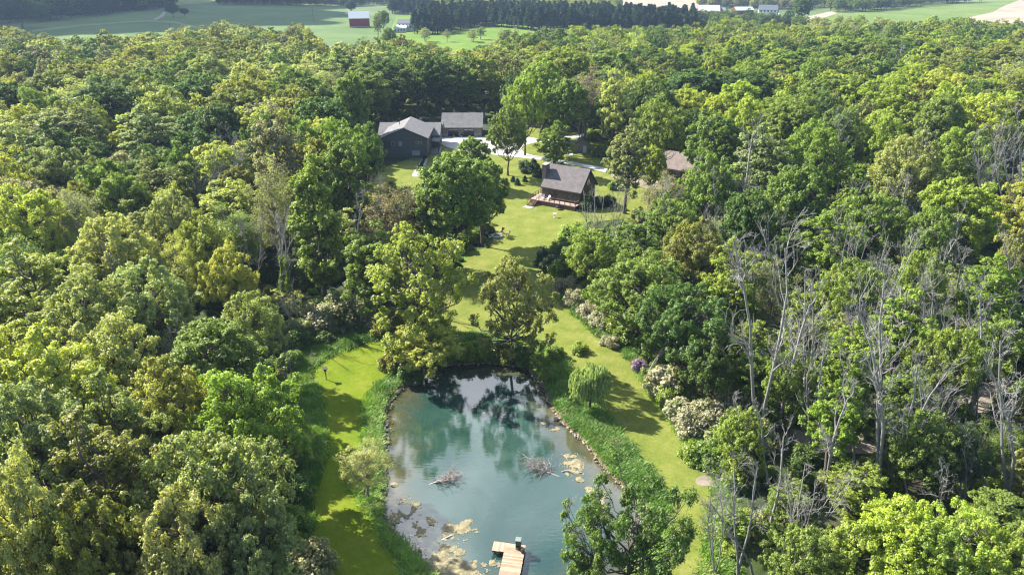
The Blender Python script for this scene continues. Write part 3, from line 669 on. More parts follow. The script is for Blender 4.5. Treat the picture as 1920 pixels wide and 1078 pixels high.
# local frame: x -6.2..6.2 is the front gable; wing to the right and back
gable(house, -6.2, 6.2, 0, 15, 0, 5.7, 8.3, 'y', M['slate_siding'], M['grey_shingle'], .55)
gable(house, -9.0, 8.3, 11.5, 21.0, 0, 4.0, 6.5, 'x', M['slate_siding'], M['grey_shingle'], .5, wall_name='wing_wall', roof_name='wing_roof')
window(house, 3.0, .9, 2.0, 1.1, -.0, glass='pale_glass', bars=1); window(house, -1.2, 3.5, .7, 1.1, 0, glass='pale_glass', bars=0)
window(house, -3.2, 3.6, .6, .9, 0, bars=0); window(house, 3.9, 4.2, 1.5, .45, 0, bars=1)
d = MB(); d.box(-5.9, -4.0, -.05, .02, 2.7, 4.7).build('door', M['glass'], house)
d = MB(); d.box(-6.2, 6.2, -.03, 0.0, 4.95, 5.1).build('trim_band', M['trim'], house)
for yy in (6.2, 9.4): MB().box(8.5, 8.74, yy, yy+.24, 0, 3.1).build('porch_post', M['trim'], house)
MB().hexa([(6.8, 5.8, 3.4), (9.0, 5.8, 3.15), (9.0, 12.0, 3.15), (6.8, 12.0, 3.4), (6.8, 5.8, 3.55), (9.0, 5.8, 3.3), (9.0, 12.0, 3.3), (6.8, 12.0, 3.55)]).build('porch_roof', M['grey_shingle'], house)
MB().box(6.25, 9.2, 5.6, 12.4, 0.03, .2).build('porch_floor', M['foundation'], house)
v_ = MB(); v_.tube([(-2.5, 9.0, 7.0), (-2.5, 9.0, 8.9)], .09, 8).build('vent_pipe', M['black_metal'], house)
v_ = MB(); v_.box(2.2, 2.9, 17.2, 17.9, 5.9, 7.6).build('chimney', M['stone'], house)
w_ = MB(); w_.box(-9.5, -6.3, -1.5, 3.2, 2.3, 2.5); w_.box(-9.4, -9.25, -1.4, -1.25, 0, 2.3); w_.build('side_deck', M['deck_wood'], house)
# --- garage
gar = thing('garage', 'grey-roofed two-door garage at the head of the white driveway', 'garage', (-15.75, 215.6, 0))
gable(gar, -6.1, 6.1, 0, 10, 0, 3.05, 6.3, 'x', M['tan_siding'], M['grey_shingle'], .5)
for xc in (-2.75, 2.1):
    dobj = MB().box(xc-1.55, xc+1.55, -.05, .02, 0.05, 2.35).build('garage_door', M['door_brown'], gar)
    for q_ in (-1.5, .1): MB().box(xc+q_, xc+q_+1.4, -.075, -.052, 1.95, 2.25).build('door_window', M['pale_glass'], dobj)
    f = MB(); f.box(xc-1.7, xc-1.55, -.09, 0, 0, 2.5); f.box(xc+1.55, xc+1.7, -.09, 0, 0, 2.5); f.box(xc-1.7, xc+1.7, -.09, 0, 2.36, 2.5); f.build('door_trim', M['trim'], gar)
for q_, w_ in ((-6.13, -4.5), (-1.0, .35), (3.85, 6.13)): MB().box(q_, w_, -.06, 0, 0, 1.0).build('stone_skirt', M['foundation'], gar)
for xc in (-4.9, -.35, 4.2): MB().box(xc-.1, xc+.1, -.16, 0, 1.8, 2.15).build('wall_lamp', M['black_metal'], gar)
link_r = thing('breezeway', 'low dark passage joining the slate house to the garage', 'passage', (-22.5, 210.0, 0))
gable(link_r, -1.6, .55, 4.0, 9.5, 0, 2.7, 3.9, 'x', M['slate_siding'], M['grey_shingle'], .2)
for (x_, nm) in ((-18.3, 'left of the first garage door'), (-15.9, 'between the two garage doors')):
    pt = thing('potted_plant', 'small plant in a white pot '+nm, 'plant pot', (x_, 214.9, .06), 0, 'pots by the garage')
    MB().tube([(0, 0, 0), (0, 0, .45)], [.2, .28], 10).build('pot', M['white_plastic'], pt)
    g_ = link('foliage', BUSH['green'][0][1], pt); g_.scale = (.28, .28, .28); g_.location = (0, 0, .4); g_.color = (*SM['mid'], 1)
# planters down the garden path
PT = [(797, 290), (798, 294), (797, 298), (795, 302), (793, 307), (791, 312), (787, 317), (783, 322)]
for i, (a_, b_) in enumerate(PT):
    x_, y_ = G(a_, b_); s_ = .26+.05*(i % 3)
    t = thing('planter', f"dark round planter on the path beside the slate house, {['nearest the house wall','second from the house wall','third from the house wall','fourth from the house wall','fourth from the lower end','third from the lower end','second from the lower end','at the lower end'][i]}", 'planter', (x_, y_, .06), 0, 'planters along the garden path')
    MB().tube([(0, 0, 0), (0, 0, .5+.1*(i % 2))], [s_, s_*1.35], 12).build('pot', M['terracotta'], t)
    g_ = link('foliage', BUSH['green'][i % 3][1], t); g_.scale = (.26, .26, .26); g_.location = (0, 0, .45); g_.color = (*SM['dark'], 1)

# --- log cabin with deck
ax, ay = G(1014.5, 351, 3.7); bx, by = G(1088, 363.5, 3.7)
cang = math.atan2(by-ay, bx-ax); cl = math.hypot(bx-ax, by-ay)
cab = thing('log_cabin', 'brown log cabin with steep mauve-brown roof and wooden deck, standing on the lawn', 'cabin', (ax, ay, 0), cang)
L = cl-.6
gable(cab, .3, L+.3, .45, 8.5, 0, 4.05, 7.9, 'x', M['log_siding'], M['mauve_shingle'], .45)
cho = MB().box(-.65, .295, 1.5, 3.4, 0, 8.35).build('chimney', M['stone'], cab); MB().box(-.73, .38, 1.42, 3.48, 8.36, 8.5).build('chimney_cap', M['pale_trim'], cho)
for (x_, w_) in ((2.2, 1.2), (4.7, 1.9), (7.0, 1.5), (9.0, .9)):
    if x_ < L: window(cab, x_, 1.5, w_, 1.5, .45, glass='glass', frame='rail_wood')
br_ = MB()
for x_ in (2.9, 5.9): MB().bar((x_, .36, 1.2), (x_+.9, .36, 3.5), .1).bar((x_+.9, .38, 1.2), (x_, .38, 3.5), .11).build('cross_brace', M['rail_wood'], cab)
window_x(cab, 3.0, 1.6, 1.2, 1.2, L+.3); window_x(cab, 6.0, 1.6, 1.2, 1.2, L+.3); window_x(cab, 4.5, 4.6, 1.0, 1.0, L+.3)
dk = MB(); dk.box(-1.9, L+.3, -1.55, .42, 1.0, 1.12); dk.box(-1.9, .26, .421, 3.4, 1.0, 1.12); dk.build('deck_floor', M['deck_wood'], cab)
sk = MB(); sk.box(-1.85, L+.25, -1.5, -1.44, .1, .99); sk.box(-1.85, -1.79, -1.43, 3.3, .1, .99); sk.build('deck_skirt', M['rail_wood'], cab)
rl = MB(); xs_ = np.linspace(.3, L+.25, 8)
for x_ in xs_: rl.box(x_-.06, x_+.06, -1.53, -1.41, 1.12, 2.1)
rl.bar((xs_[0], -1.47, 2.13), (xs_[-1], -1.47, 2.13), .14, .06); rl.bar((xs_[0], -1.47, 1.75), (xs_[-1], -1.47, 1.75), .05); rl.bar((xs_[0], -1.47, 1.4), (xs_[-1], -1.47, 1.4), .05)
rl.bar((xs_[-1], -1.47, 2.13), (xs_[-1], .3, 2.13), .14, .06); rl.bar((xs_[-1], -1.47, 1.5), (xs_[-1], .3, 1.5), .05)
for y_ in np.linspace(-1.47, 3.3, 5): rl.box(-1.88, -1.76, y_-.06, y_+.06, 1.12, 2.1)
rl.bar((-1.82, -1.47, 2.13), (-1.82, 3.3, 2.13), .14, .06); rl.bar((-1.82, -1.47, 1.6), (-1.82, 3.3, 1.6), .05)
rl.build('railing', M['rail_wood'], cab)
st = MB()
for k in range(6): st.box(-1.55, -.05, -1.6-.3*(k+1), -1.6-.3*k, .83-.16*k, .88-.16*k)
for x_ in (-1.6, -.02): st.bar((x_, -1.56, .95), (x_, -3.5, 0), .08, .22)
sto = st.build('stairs', M['rail_wood'], cab)
sr = MB()
for x_ in (-1.62, 0.0): sr.bar((x_, -1.56, 2.0), (x_, -3.4, .95), .07); sr.bar((x_, -3.4, 0), (x_, -3.4, 1.0), .09)
sr.build('handrail', M['rail_wood'], sto)
MB().box(-1.9, .2, -5.0, -3.55, .035, .09).build('landing', M['foundation'], cab)
# deck furniture
ca, sa = math.cos(cang), math.sin(cang)
def cabp(x, y): return ax+x*ca-y*sa, ay+x*sa+y*ca
for i, (x_, y_, rz, lab) in enumerate([(.9, -.55, .4, 'white deck chair at the head of the cabin stairs'), (2.1, -.45, -.3, 'white deck chair beside the cabin cross brace')]):
    X, Y = cabp(x_, y_); c = thing('deck_chair', lab, 'chair', (X, Y, 1.12), cang+rz, 'chairs on the cabin deck')
    MB().box(-.3, .3, -.3, .3, .38, .44).build('seat', M['white_plastic'], c); MB().hexa([(-.3, .3, .44), (.3, .3, .44), (.3, .36, .44), (-.3, .36, .44), (-.3, .5, 1.05), (.3, .5, 1.05), (.3, .56, 1.05), (-.3, .56, 1.05)]).build('backrest', M['white_plastic'], c)
    for a_ in (-.26, .26):
        for b_ in (-.26, .26): MB().box(a_-.03, a_+.03, b_-.03, b_+.03, 0, .38).build('leg', M['white_plastic'], c)
X, Y = cabp(L-.3, -.5); t = thing('barbecue_grill', 'round grill on the right end of the cabin deck', 'grill', (X, Y, 1.12), 0)
MB().tube([(0, 0, .55), (0, 0, .7), (0, 0, .85), (0, 0, .98)], [.15, .3, .3, .1], 12).build('bowl', M['black_metal'], t)
for k in range(3): MB().bar((.12*math.cos(k*2.1), .12*math.sin(k*2.1), .56), (.32*math.cos(k*2.1), .32*math.sin(k*2.1), 0), .04).build('leg', M['black_metal'], t)
# fire pit cover / bowl on lawn in front of cabin
X, Y = G(1046, 393); t = thing('fire_bowl', 'dark covered fire bowl on the grass in front of the cabin deck', 'fire bowl', (X, Y, .03))
MB().tube([(0, 0, .3), (0, 0, .5), (0, 0, .68), (0, 0, .85), (0, 0, .9)], [.3, .6, .62, .3, .06], 14).build('lid', M['black_metal'], t)
for k in range(4): MB().bar((.4*math.cos(k*1.57), .4*math.sin(k*1.57), .4), (.5*math.cos(k*1.57), .5*math.sin(k*1.57), 0), .05).build('leg', M['black_metal'], t)
X, Y = G(1040, 408); t = thing('bird_bath', 'pale slender birdbath on the lawn below the fire bowl', 'birdbath', (X, Y, .03))
MB().tube([(0, 0, 0), (0, 0, .08), (0, 0, .12), (0, 0, .75)], [.25, .22, .08, .09], 12).build('pedestal', M['pale_trim'], t); MB().tube([(0, 0, .75), (0, 0, .9)], [.1, .4], 14).build('basin', M['pale_trim'], t)

# --- fire circle with chairs
fx, fy = G(932, 444); t = thing('fire_ring', 'pale stone fire ring in the shade at the lawn edge', 'fire pit', (fx, fy, .03))
for k in range(14):
    a_ = k*2*math.pi/14; MB().tube([(1.0*math.cos(a_), 1.0*math.sin(a_), 0), (1.0*math.cos(a_), 1.0*math.sin(a_), .32)], [.24, .2], 7).build('stone', M['foundation'], t)
MB().tube([(0, 0, .01), (0, 0, .08)], [.78, .7], 14).build('ash_bed', M['black_metal'], t)
for k, (a_, lab) in enumerate([(.2, 'right of the fire ring'), (1.1, 'behind the fire ring on its right'), (1.9, 'behind the fire ring on its left'), (2.9, 'left of the fire ring'), (3.9, 'in front of the fire ring on its left')]):
    X, Y = fx+2.1*math.cos(a_), fy+2.1*math.sin(a_); c = thing('garden_chair', 'dark slatted garden chair '+lab, 'chair', (X, Y, .03), a_-math.pi/2, 'chairs round the fire ring')
    MB().box(-.3, .3, -.3, .3, .36, .42).build('seat', M['black_metal'], c); b_ = MB()
    for q in range(4): b_.hexa([(-.3+q*.155, .3, .4), (-.17+q*.155, .3, .4), (-.17+q*.155, .34, .4), (-.3+q*.155, .34, .4), (-.3+q*.155, .55, 1.05), (-.17+q*.155, .55, 1.05), (-.17+q*.155, .59, 1.05), (-.3+q*.155, .59, 1.05)])
    b_.build('backrest', M['black_metal'], c)
    for p_ in (-.33, .33): MB().box(p_-.06, p_+.06, -.32, .4, .58, .62).build('armrest', M['pale_trim'], c)
    for p_ in (-.28, .28):
        for q in (-.26, .28): MB().box(p_-.03, p_+.03, q-.03, q+.03, 0, .37).build('leg', M['black_metal'], c)

# --- little shed
X, Y = G(1091, 288); t = thing('garden_shed', 'small grey shed with a low dark roof beside the curving driveway', 'shed', (X, Y+.5, 0), -.12)
gable(t, -1.9, 1.9, 0, 4.2, 0, 2.7, 3.9, 'y', M['tan_siding'], M['mauve_shingle'], .35)
MB().hexa([(-5.4, .4, 2.35), (-2.3, .4, 2.7), (-2.3, 4.2, 2.7), (-5.4, 4.2, 2.35), (-5.4, .4, 2.47), (-2.3, .4, 2.82), (-2.3, 4.2, 2.82), (-5.4, 4.2, 2.47)]).build('lean_to_roof', M['slate_roof'], t)
for a_, b_ in ((-5.3, .5), (-5.3, 4.0)): MB().box(a_-.08, a_+.08, b_-.08, b_+.08, 0, 2.33).build('post', M['trim'], t)
window(t, -.9, 1.2, .6, .7, 0, bars=0); MB().box(.3, 1.3, -.05, .02, .05, 2.1).build('door', M['pale_trim'], t)
MB().box(-4.6, -2.4, -3.4, .3, .04, .12).build('ramp', M['foundation'], t)
# --- brown-roofed house among trees
X, Y = G(1270, 296, 4.6); t = thing('brown_roof_house', 'house with a pinkish-brown roof mostly hidden among trees right of the driveway', 'house', (X, Y, 0), -.62)
gable(t, -5.5, 5.5, -4.2, 4.2, 0, 3.0, 6.0, 'x', M['log_siding'], M['brown_shingle'], .5)
window(t, -2.5, 1.2, 1.2, 1.1, -4.2); window(t, 2.0, 1.2, 1.6, 1.1, -4.2)

# --- far farm buildings
def far(px, py): x, y = G(px, py); return x, y, float(relief(x, y))
X, Y, Z = far(675, 52); t = thing('red_barn', 'red barn with a white metal roof alone in the far left field', 'barn', (X, Y, Z), .18)
s_ = (Y/825.)
gable(t, -8.6, 8.6, -5.2*1.0, 5.2, 0, 8.0, 13.0, 'x', M['red_siding'], M['white_metal_roof'], .4, trim=M['white_plastic'])
MB().box(-8.7, 8.7, -5.35, -5.2, 0, 1.3).build('foundation', M['foundation'], t); MB().box(-1.6, 1.6, -5.3, -5.19, 1.4, 4.6).build('barn_door', M['red_siding'], t)
X, Y, Z = far(760, 60); t = thing('white_farmhouse', 'white two-storey farmhouse in front of the pine plantation', 'house', (X, Y, Z), -.15)
gable(t, -6.5, 6.5, 0, 7, 0, 6.4, 9.4, 'x', M['white_siding'], M['slate_roof'], .35)
gable(t, -7.8, 2.5, -5.5, -.37, 0, 3.4, 4.9, 'x', M['white_siding'], M['white_metal_roof'], .2, wall_name='extension_wall', roof_name='extension_roof')
for x_ in (-4.6, -1.5, 1.6, 4.7): window(t, x_, 4.3, 1.0, 1.5, 0, bars=0, frame='trim')
for x_ in (-6.6, -4.2, -1.6, 1.0): window(t, x_, 1.0, 1.0, 1.3, -5.5, bars=0, frame='trim')
MB().box(6.85, 7.9, 2.4, 3.6, 0, 11).build('chimney', M['stone'], t)
X, Y, Z = far(1327, 33); t = thing('red_barn', 'large red barn with a white roof, leftmost building of the far right farm', 'barn', (X, Y, Z), -.1)
gable(t, -11, 11, -6, 6, 0, 6.5, 12, 'x', M['red_siding'], M['white_metal_roof'], .4, trim=M['white_plastic'])
MB().box(-2, 1, -6.1, -5.98, 2.6, 3.6).build('window', M['white_plastic'], t)
X, Y, Z = far(1356, 29); t = thing('red_shed', 'small red shed with a white roof between the two far barns', 'shed', (X, Y+4, Z), .9)
gable(t, -4.5, 4.5, -4, 4, 0, 4.5, 7.5, 'x', M['red_siding'], M['white_metal_roof'], .4)
X, Y, Z = far(1392, 27); t = thing('red_barn', 'low red barn with a white roof next to the far white house', 'barn', (X, Y, Z), .25)
gable(t, -11, 11, -5, 5, 0, 4.2, 7.5, 'x', M['red_siding'], M['white_metal_roof'], .4)
X, Y, Z = far(1438, 33); t = thing('white_farmhouse', 'white two-storey house with a dark roof beside the red barns at far right', 'house', (X, Y, Z), -.25)
gable(t, -9.5, 9.5, -3.5, 4.5, 0, 7.5, 12, 'x', M['white_siding'], M['slate_roof'], .4)
for x_ in (-7, -3.5, 0, 3.5, 7): window(t, x_, 5.2, 1.2, 1.7, -3.5, bars=0, frame='trim')
for x_ in (-7, -3.5, 3.5, 7): window(t, x_, 1.3, 1.2, 1.7, -3.5, bars=0, frame='trim')
MB().box(9.52, 10.8, -.6, .8, 0, 13).build('chimney', M['stone'], t)
def car(loc, rz, body, label):
    t = thing('parked_car', label, 'car', loc, rz, 'vehicles at the far farms')
    b = MB(); pts = [(-2.2, .45), (-2.2, .95), (-1.5, 1.05), (-1.0, 1.5), (.7, 1.5), (1.3, 1.0), (2.2, .85), (2.2, .45)]
    for i in range(len(pts)): (x0, z0), (x1, z1) = pts[i], pts[(i+1) % len(pts)]; b.poly([(x0, -.85, z0), (x1, -.85, z1), (x1, .85, z1), (x0, .85, z0)])
    b.poly([(p[0], -.85, p[1]) for p in pts]); b.poly([(p[0], .85, p[1]) for p in pts]); b.build('body', body, t)
    MB().box(-1.1, .8, -.87, .87, 1.05, 1.38).build('side_window', M['glass'], t)
    for x_ in (-1.4, 1.4):
        for y_ in (-.8, .8): MB().tube([(x_, y_-.1, .35), (x_, y_+.1, .35)], .35, 12).build('wheel', M['black_metal'], t)
X, Y, Z = far(756, 60); car((X, Y, Z+.3), .2, M['brown_shingle'], 'small reddish car parked in front of the left white farmhouse')
X, Y, Z = far(1461, 30); car((X, Y, Z+.4), .3, M['white_plastic'], 'white car parked beside the far right white house')
X, Y, Z = far(1458, 34); car((X, Y, Z+.4), .3, M['black_metal'], 'black car parked beside the far right white house')

# --- utility poles
for px, py, tp, lab in ((588, 42, 14, 'thin wooden utility pole in the far left field'), (320, 56, 44, 'short wooden post in the far left field')):
    x, y = G(px, py); z = float(relief(x, y)); h = max(3, top_z(x, y, tp)-z)
    t = thing('utility_pole', lab, 'pole', (x, y, z)); MB().tube([(0, 0, 0), (0, 0, h)], [.22, .16], 8).build('pole', M['bark'], t)
    if h > 6: MB().bar((-1.2, 0, h-.8), (1.2, 0, h-.8), .14).build('crossarm', M['bark'], t)

# ================================================================== POND THINGS
# dock, an L of planks
d0 = Vector((*G(958.8, 1036, .05), 0)); d1 = Vector((*G(985.9, 1021.9, .05), 0)); 
e1 = Vector((*G(921.4, 1031.4, .05), 0)); e0 = Vector((*G(926.3, 1014.3, .05), 0)); f0 = Vector((*G(948, 1078, .05), 0)); f1 = Vector((*G(975, 1078.3, .05), 0))
ux = (d1-e0).normalized(); dang = math.atan2(ux.y, ux.x); wS = abs((e0-e1).dot(Vector((-ux.y, ux.x, 0)))); LX = (d1-e0).length; wL = 1.85
print('dock', LX, wS, math.degrees(dang), (f1-f0).length)
dock = thing('wooden_dock', 'L-shaped dock of pale reddish planks reaching into the pond from the bottom edge', 'dock', (e0.x, e0.y, .0), dang)
rp = random.Random(3)
def plank_run(name, x0, x1, y0, y1, along):
    b = MB(); w = .145
    if along == 'x':
        k = x0
        while k < x1-.05: b.box(k, min(k+w-.012, x1), y0+rp.uniform(-.02, .02), y1, .03+rp.uniform(-.004, .004), .07); k += w
    else:
        k = y0
        while k < y1-.05: b.box(x0, x1+rp.uniform(-.02, .02), k, min(k+w-.012, y1), .03+rp.uniform(-.004, .004), .07); k += w
    return b.build(name, M['plank'], dock)
plank_run('cross_arm_decking', 0, LX-wL-.01, -wS, 0, 'x'); plank_run('walkway_decking', LX-wL, LX, -9.0, 0, 'y')
fr = MB(); fr.box(0.02, LX-wL-.03, -wS+.03, -wS+.09, -.16, .025); fr.box(.02, LX-.03, -.09, -.03, -.16, .025); fr.box(LX-wL+.03, LX-wL+.09, -8.9, -wS-.02, -.16, .025); fr.box(LX-.09, LX-.03, -8.9, -.1, -.16, .025); fr.build('frame', M['rail_wood'], dock)
for (x_, y_) in ((.2, -.2), (.2, -wS+.2), (LX-.2, -.2), (LX-wL+.2, -wS-.1), (LX-.2, -3.5), (LX-wL+.2, -3.5), (LX-.2, -7), (LX-wL+.2, -7)): MB().tube([(x_, y_, -2.2), (x_, y_, -.17)], .09, 8).build('post', M['bark'], dock)
cd_, sd_ = math.cos(dang), math.sin(dang)
def dockp(x, y): return e0.x+x*cd_-y*sd_, e0.y+x*sd_+y*cd_
X, Y = dockp(LX-.62, -.42); t = thing('fish_feeder', 'dark green box with a pale lid standing at the outer corner of the dock', 'feeder', (X, Y, .07), dang)
MB().box(-.24, .24, -.24, .24, .12, 1.0).build('box', M['green_plastic'], t, bevel=.02); MB().box(-.27, .27, -.27, .27, 1.0, 1.07).build('lid', M['pale_lid'], t, bevel=.015); MB().box(-.16, .16, -.30, -.245, .3, .42).build('chute', M['black_metal'], t)
for a_ in (-.19, .19):
    for b_ in (-.19, .19): MB().box(a_-.03, a_+.03, b_-.03, b_+.03, 0, .12).build('leg', M['black_metal'], t)
X, Y = dockp(LX-.05, -1.0); t = thing('bucket', 'small dark bucket beside the feeder on the dock corner', 'bucket', (X-.1, Y+.1, .07)); MB().tube([(0, 0, 0), (0, 0, .3)], [.13, .16], 12).build('pail', M['black_metal'], t); MB().tube([(-.15, 0, .28), (-.1, 0, .42), (.1, 0, .42), (.15, 0, .28)], .012, 5).build('handle', M['pale_trim'], t)

# floating weed mats
m, n, l, o = mat('dry_algae'); v = tc(n, l, 'Object'); f = noise(n, l, v, 2.2, 8, .8); principled(n, l, o, ramp(n, l, f, [(.3, (.14, .11, .05)), (.5, (.30, .26, .15)), (.72, (.47, .42, .29))]), .95, bump(n, l, noise(n, l, v, 9, 5, .8), 1, .08)); M['algae'] = m
from mathutils import noise as mn
def weed_mat(px, py, wpx, hpx, label, ring=0.0, seed=0, name='weed_mat', thr=.42, parent=None):
    x, y = G(px, py, WATER_Z); d = proj(x, y, 0)[2]; a = wpx*d/F/2; x2, y2 = G(px, py-hpx/2, WATER_Z); x3, y3 = G(px, py+hpx/2, WATER_Z); b = abs(y2-y3)/2
    st_ = .085; nx, ny = int(a*1.3/st_)+3, int(b*1.3/st_)+3; V = []; id_ = {}; Fq = []
    def val(i, j):
        u, w = i*st_/a, j*st_/b; rr = math.hypot(u, w); f = mn.fractal(Vector((i*st_*.9+seed*7.3, j*st_*.9, seed)), .9, 2.1, 4)
        e = 1-rr
        if ring: e = min(e, (rr-ring)*2.2+.1)
        return e*1.1+f*.9
    ok = {(i, j): val(i, j) for i in range(-nx, nx) for j in range(-ny, ny)}
    def vid(i, j):
        if (i, j) not in id_:
            id_[(i, j)] = len(V); e = ok.get((i, j), 0); V.append((i*st_+random.uniform(-.03, .03), j*st_+random.uniform(-.03, .03), .012+min(.09, max(0, e-.25)*.12)+random.uniform(0, .035)))
        return id_[(i, j)]
    for (i, j), e in ok.items():
        if (e > thr*.45 or (e > -.15 and random.random() < .06*(1+2*e))) and (i+1, j+1) in ok: Fq.append((vid(i, j), vid(i+1, j), vid(i+1, j+1), vid(i, j+1)))
    if not Fq: return None
    me = bpy.data.meshes.new(name); me.from_pydata(V, [], Fq); me.materials.append(M['algae'])
    o = link(name, me); o.location = (x, y, WATER_Z); return tag(o, label, 'weed mat', 'floating weed mats on the pond')
weed_mat(762, 955, 44, 40, 'ring of tan weed near the left shore of the pond, upper of two', .45, 1)
weed_mat(793, 981, 42, 38, 'ring of tan weed near the left shore of the pond, lower of two', .45, 2)
weed_mat(862, 996, 62, 36, 'Y-shaped tan weed mat left of the dock arm', 0, 3)
weed_mat(843, 1040, 54, 40, 'lumpy tan weed mat below the Y-shaped one', .2, 4)
weed_mat(1035, 800, 34, 20, 'small hooked ring of pale weed near the right shore', .5, 5)
weed_mat(1072, 872, 46, 38, 'largest pale weed mat at the tip of the right brush pile', 0, 6)
weed_mat(1086, 901, 18, 15, 'little round weed mat just below the largest pale mat', 0, 7)
weed_mat(1118, 938, 36, 60, 'tan weed along the lower right shore behind the foreground tree', 0, 8)
weed_mat(905, 1058, 14, 10, 'tiny scrap of weed left of the dock walkway', 0, 9); weed_mat(922, 1058, 14, 11, 'tiny scrap of weed beside the dock walkway', 0, 10)
weed_mat(825, 1068, 170, 60, 'wide tan weed bank along the bottom left shore', 0, 11); weed_mat(738, 911, 18, 10, 'small pale weed patch against the left stones', 0, 13)
weed_mat(1240, 1060, 120, 70, 'broken tan weed under the foreground tree at bottom right', 0, 12)

# brush piles standing in the water
def brush_pile(px, py, wpx, hpx, seed, label, tiltdir):
    x, y = G(px, py, WATER_Z); d = proj(x, y, 0)[2]; w = wpx*d/F; r = np.random.default_rng(seed); root = thing('brush_pile', label, 'brush pile', (x, y, WATER_Z), tiltdir, 'sunken brush piles in the pond')
    main = bent(r, (-w*.62, -.2, -.15), (w*.15, 0, .25), 6, .06); ps = [(main, np.linspace(.11, .05, 6))]; tw = []
    for i in range(26):
        a = main[r.integers(2, 6)]; az = r.uniform(-1.3, 1.3); ln = w*r.uniform(.3, .62); e = a+np.array([math.cos(az)*ln, math.sin(az)*ln*.8, r.uniform(-.15, .75)*ln*.8]); P = bent(r, a, e, 6, .32, .26)
        ps.append((P, np.linspace(.035, .012, 6)))
        for j in range(6): q = P[r.integers(1, 5)]; e2 = q+unit((e-a)+r.normal(size=3)*ln*.5)*ln*r.uniform(.2, .5); tw.append((bent(r, q, e2, 3, .15), [.016, .012, .008]))
    V, Qd = tubes(ps, 5); a = quad_mesh('branches', V*[1, 1, .7], Qd, M['pink_wood'], None, True); V, Qd = tubes(tw, 3); b = quad_mesh('twigs', V*[1, 1, .7], Qd, M['pink_wood']); link('branches', a, root); link('twigs', b, root)
brush_pile(834, 900, 58, 50, 1, 'dead pinkish brush pile in the water on the left half of the pond', .3)
brush_pile(1012, 880, 70, 55, 2, 'dead brush pile in the water on the right half of the pond', 2.6)
x, y = G(1050, 884, WATER_Z); t = thing('driftwood', 'long thin log lying between the right brush pile and the largest weed mat', 'log', (x, y, WATER_Z)); V, Qd = tubes([(bent(np.random.default_rng(4), (-1.6, .2, 0), (2.3, -.2, .05), 6, .05), np.linspace(.05, .08, 6))], 6); link('log', quad_mesh('log', V, Qd, M['pink_wood'], None, True), t)
x, y = G(838, 1008, WATER_Z); t = thing('driftwood', 'short white stick at the left tip of the Y-shaped weed mat', 'log', (x, y, WATER_Z)); V, Qd = tubes([(bent(np.random.default_rng(5), (-.5, -.3, 0), (.5, .3, .08), 4, .05), np.linspace(.05, .05, 4))], 6); link('log', quad_mesh('log', V, Qd, M['white_plastic'], None, True), t)

# stones along the shore: one mass
r = np.random.default_rng(77); VV = []; QQ = []; b = 0
ico = bmesh.new(); bmesh.ops.create_icosphere(ico, subdivisions=1, radius=1); iv = np.array([v.co[:] for v in ico.verts]); it = np.array([[w.index for w in f.verts] for f in ico.faces]); ico.free()
P2 = np.array(POND); 
for i in range(len(P2)):
    a, c = P2[i], P2[(i+1) % len(P2)]; Ls = np.linalg.norm(c-a)
    for k in range(int(Ls*(5+16*abs(math.sin(i*.17+.6))))):
        p = a+(c-a)*r.random(); nrm = np.array([c[1]-a[1], a[0]-c[0]])/max(Ls, .01); off = r.normal()*(.16+.3*abs(math.sin(i*.21)*math.sin(i*.07+1)))+.02; p = p+nrm*off
        s = (r.uniform(.04, .13) if r.random() < .85 else r.uniform(.12, .24))*np.array([r.uniform(.8, 1.5), r.uniform(.8, 1.3), .55]); ang = r.uniform(0, 6.28); ro = np.array([[math.cos(ang), -math.sin(ang), 0], [math.sin(ang), math.cos(ang), 0], [0, 0, 1]])
        vv = (iv*r.uniform(.8, 1.2, (len(iv), 1))*s)@ro.T+np.array([p[0], p[1], -.40+max(0, off)*.25]); VV.append(vv); QQ.append(it+b); b += len(iv)
m, n, l, o = mat('shore_stone'); v = tc(n, l, 'Object'); f = noise(n, l, v, 1.3, 6, .8); principled(n, l, o, ramp(n, l, f, [(.3, (.15, .115, .085)), (.5, (.33, .255, .20)), (.75, (.52, .43, .36))]), .9); M['shore'] = m
tag(link('shore_stones', quad_mesh('shore_stones', np.concatenate(VV), np.concatenate(QQ), m)), 'pinkish grey stones edging the pond', 'stones', None, 'stuff')

# bird house on a pole
x, y = G(612, 712); z = top_z(x, y, 691); t = thing('bird_house', 'dark birdhouse on a pole on the grass left of the pond', 'birdhouse', (x, y, .03), .4)
MB().tube([(0, 0, 0), (0, 0, z-.35)], .06, 8).build('pole', M['bark'], t); MB().box(-.16, .16, -.16, .16, z-.35, z-.02).build('box', M['door_brown'], t)
MB().hexa([(-.32, -.26, z-.05), (.32, -.26, z-.05), (.32, .26, z+.03), (-.32, .26, z+.03), (-.32, -.26, z), (.32, -.26, z), (.32, .26, z+.08), (-.32, .26, z+.08)]).build('roof', M['trim'], t); MB().tube([(0, -.165, z-.18), (0, -.155, z-.18)], .04, 10).build('entrance_hole', M['black_metal'], t)
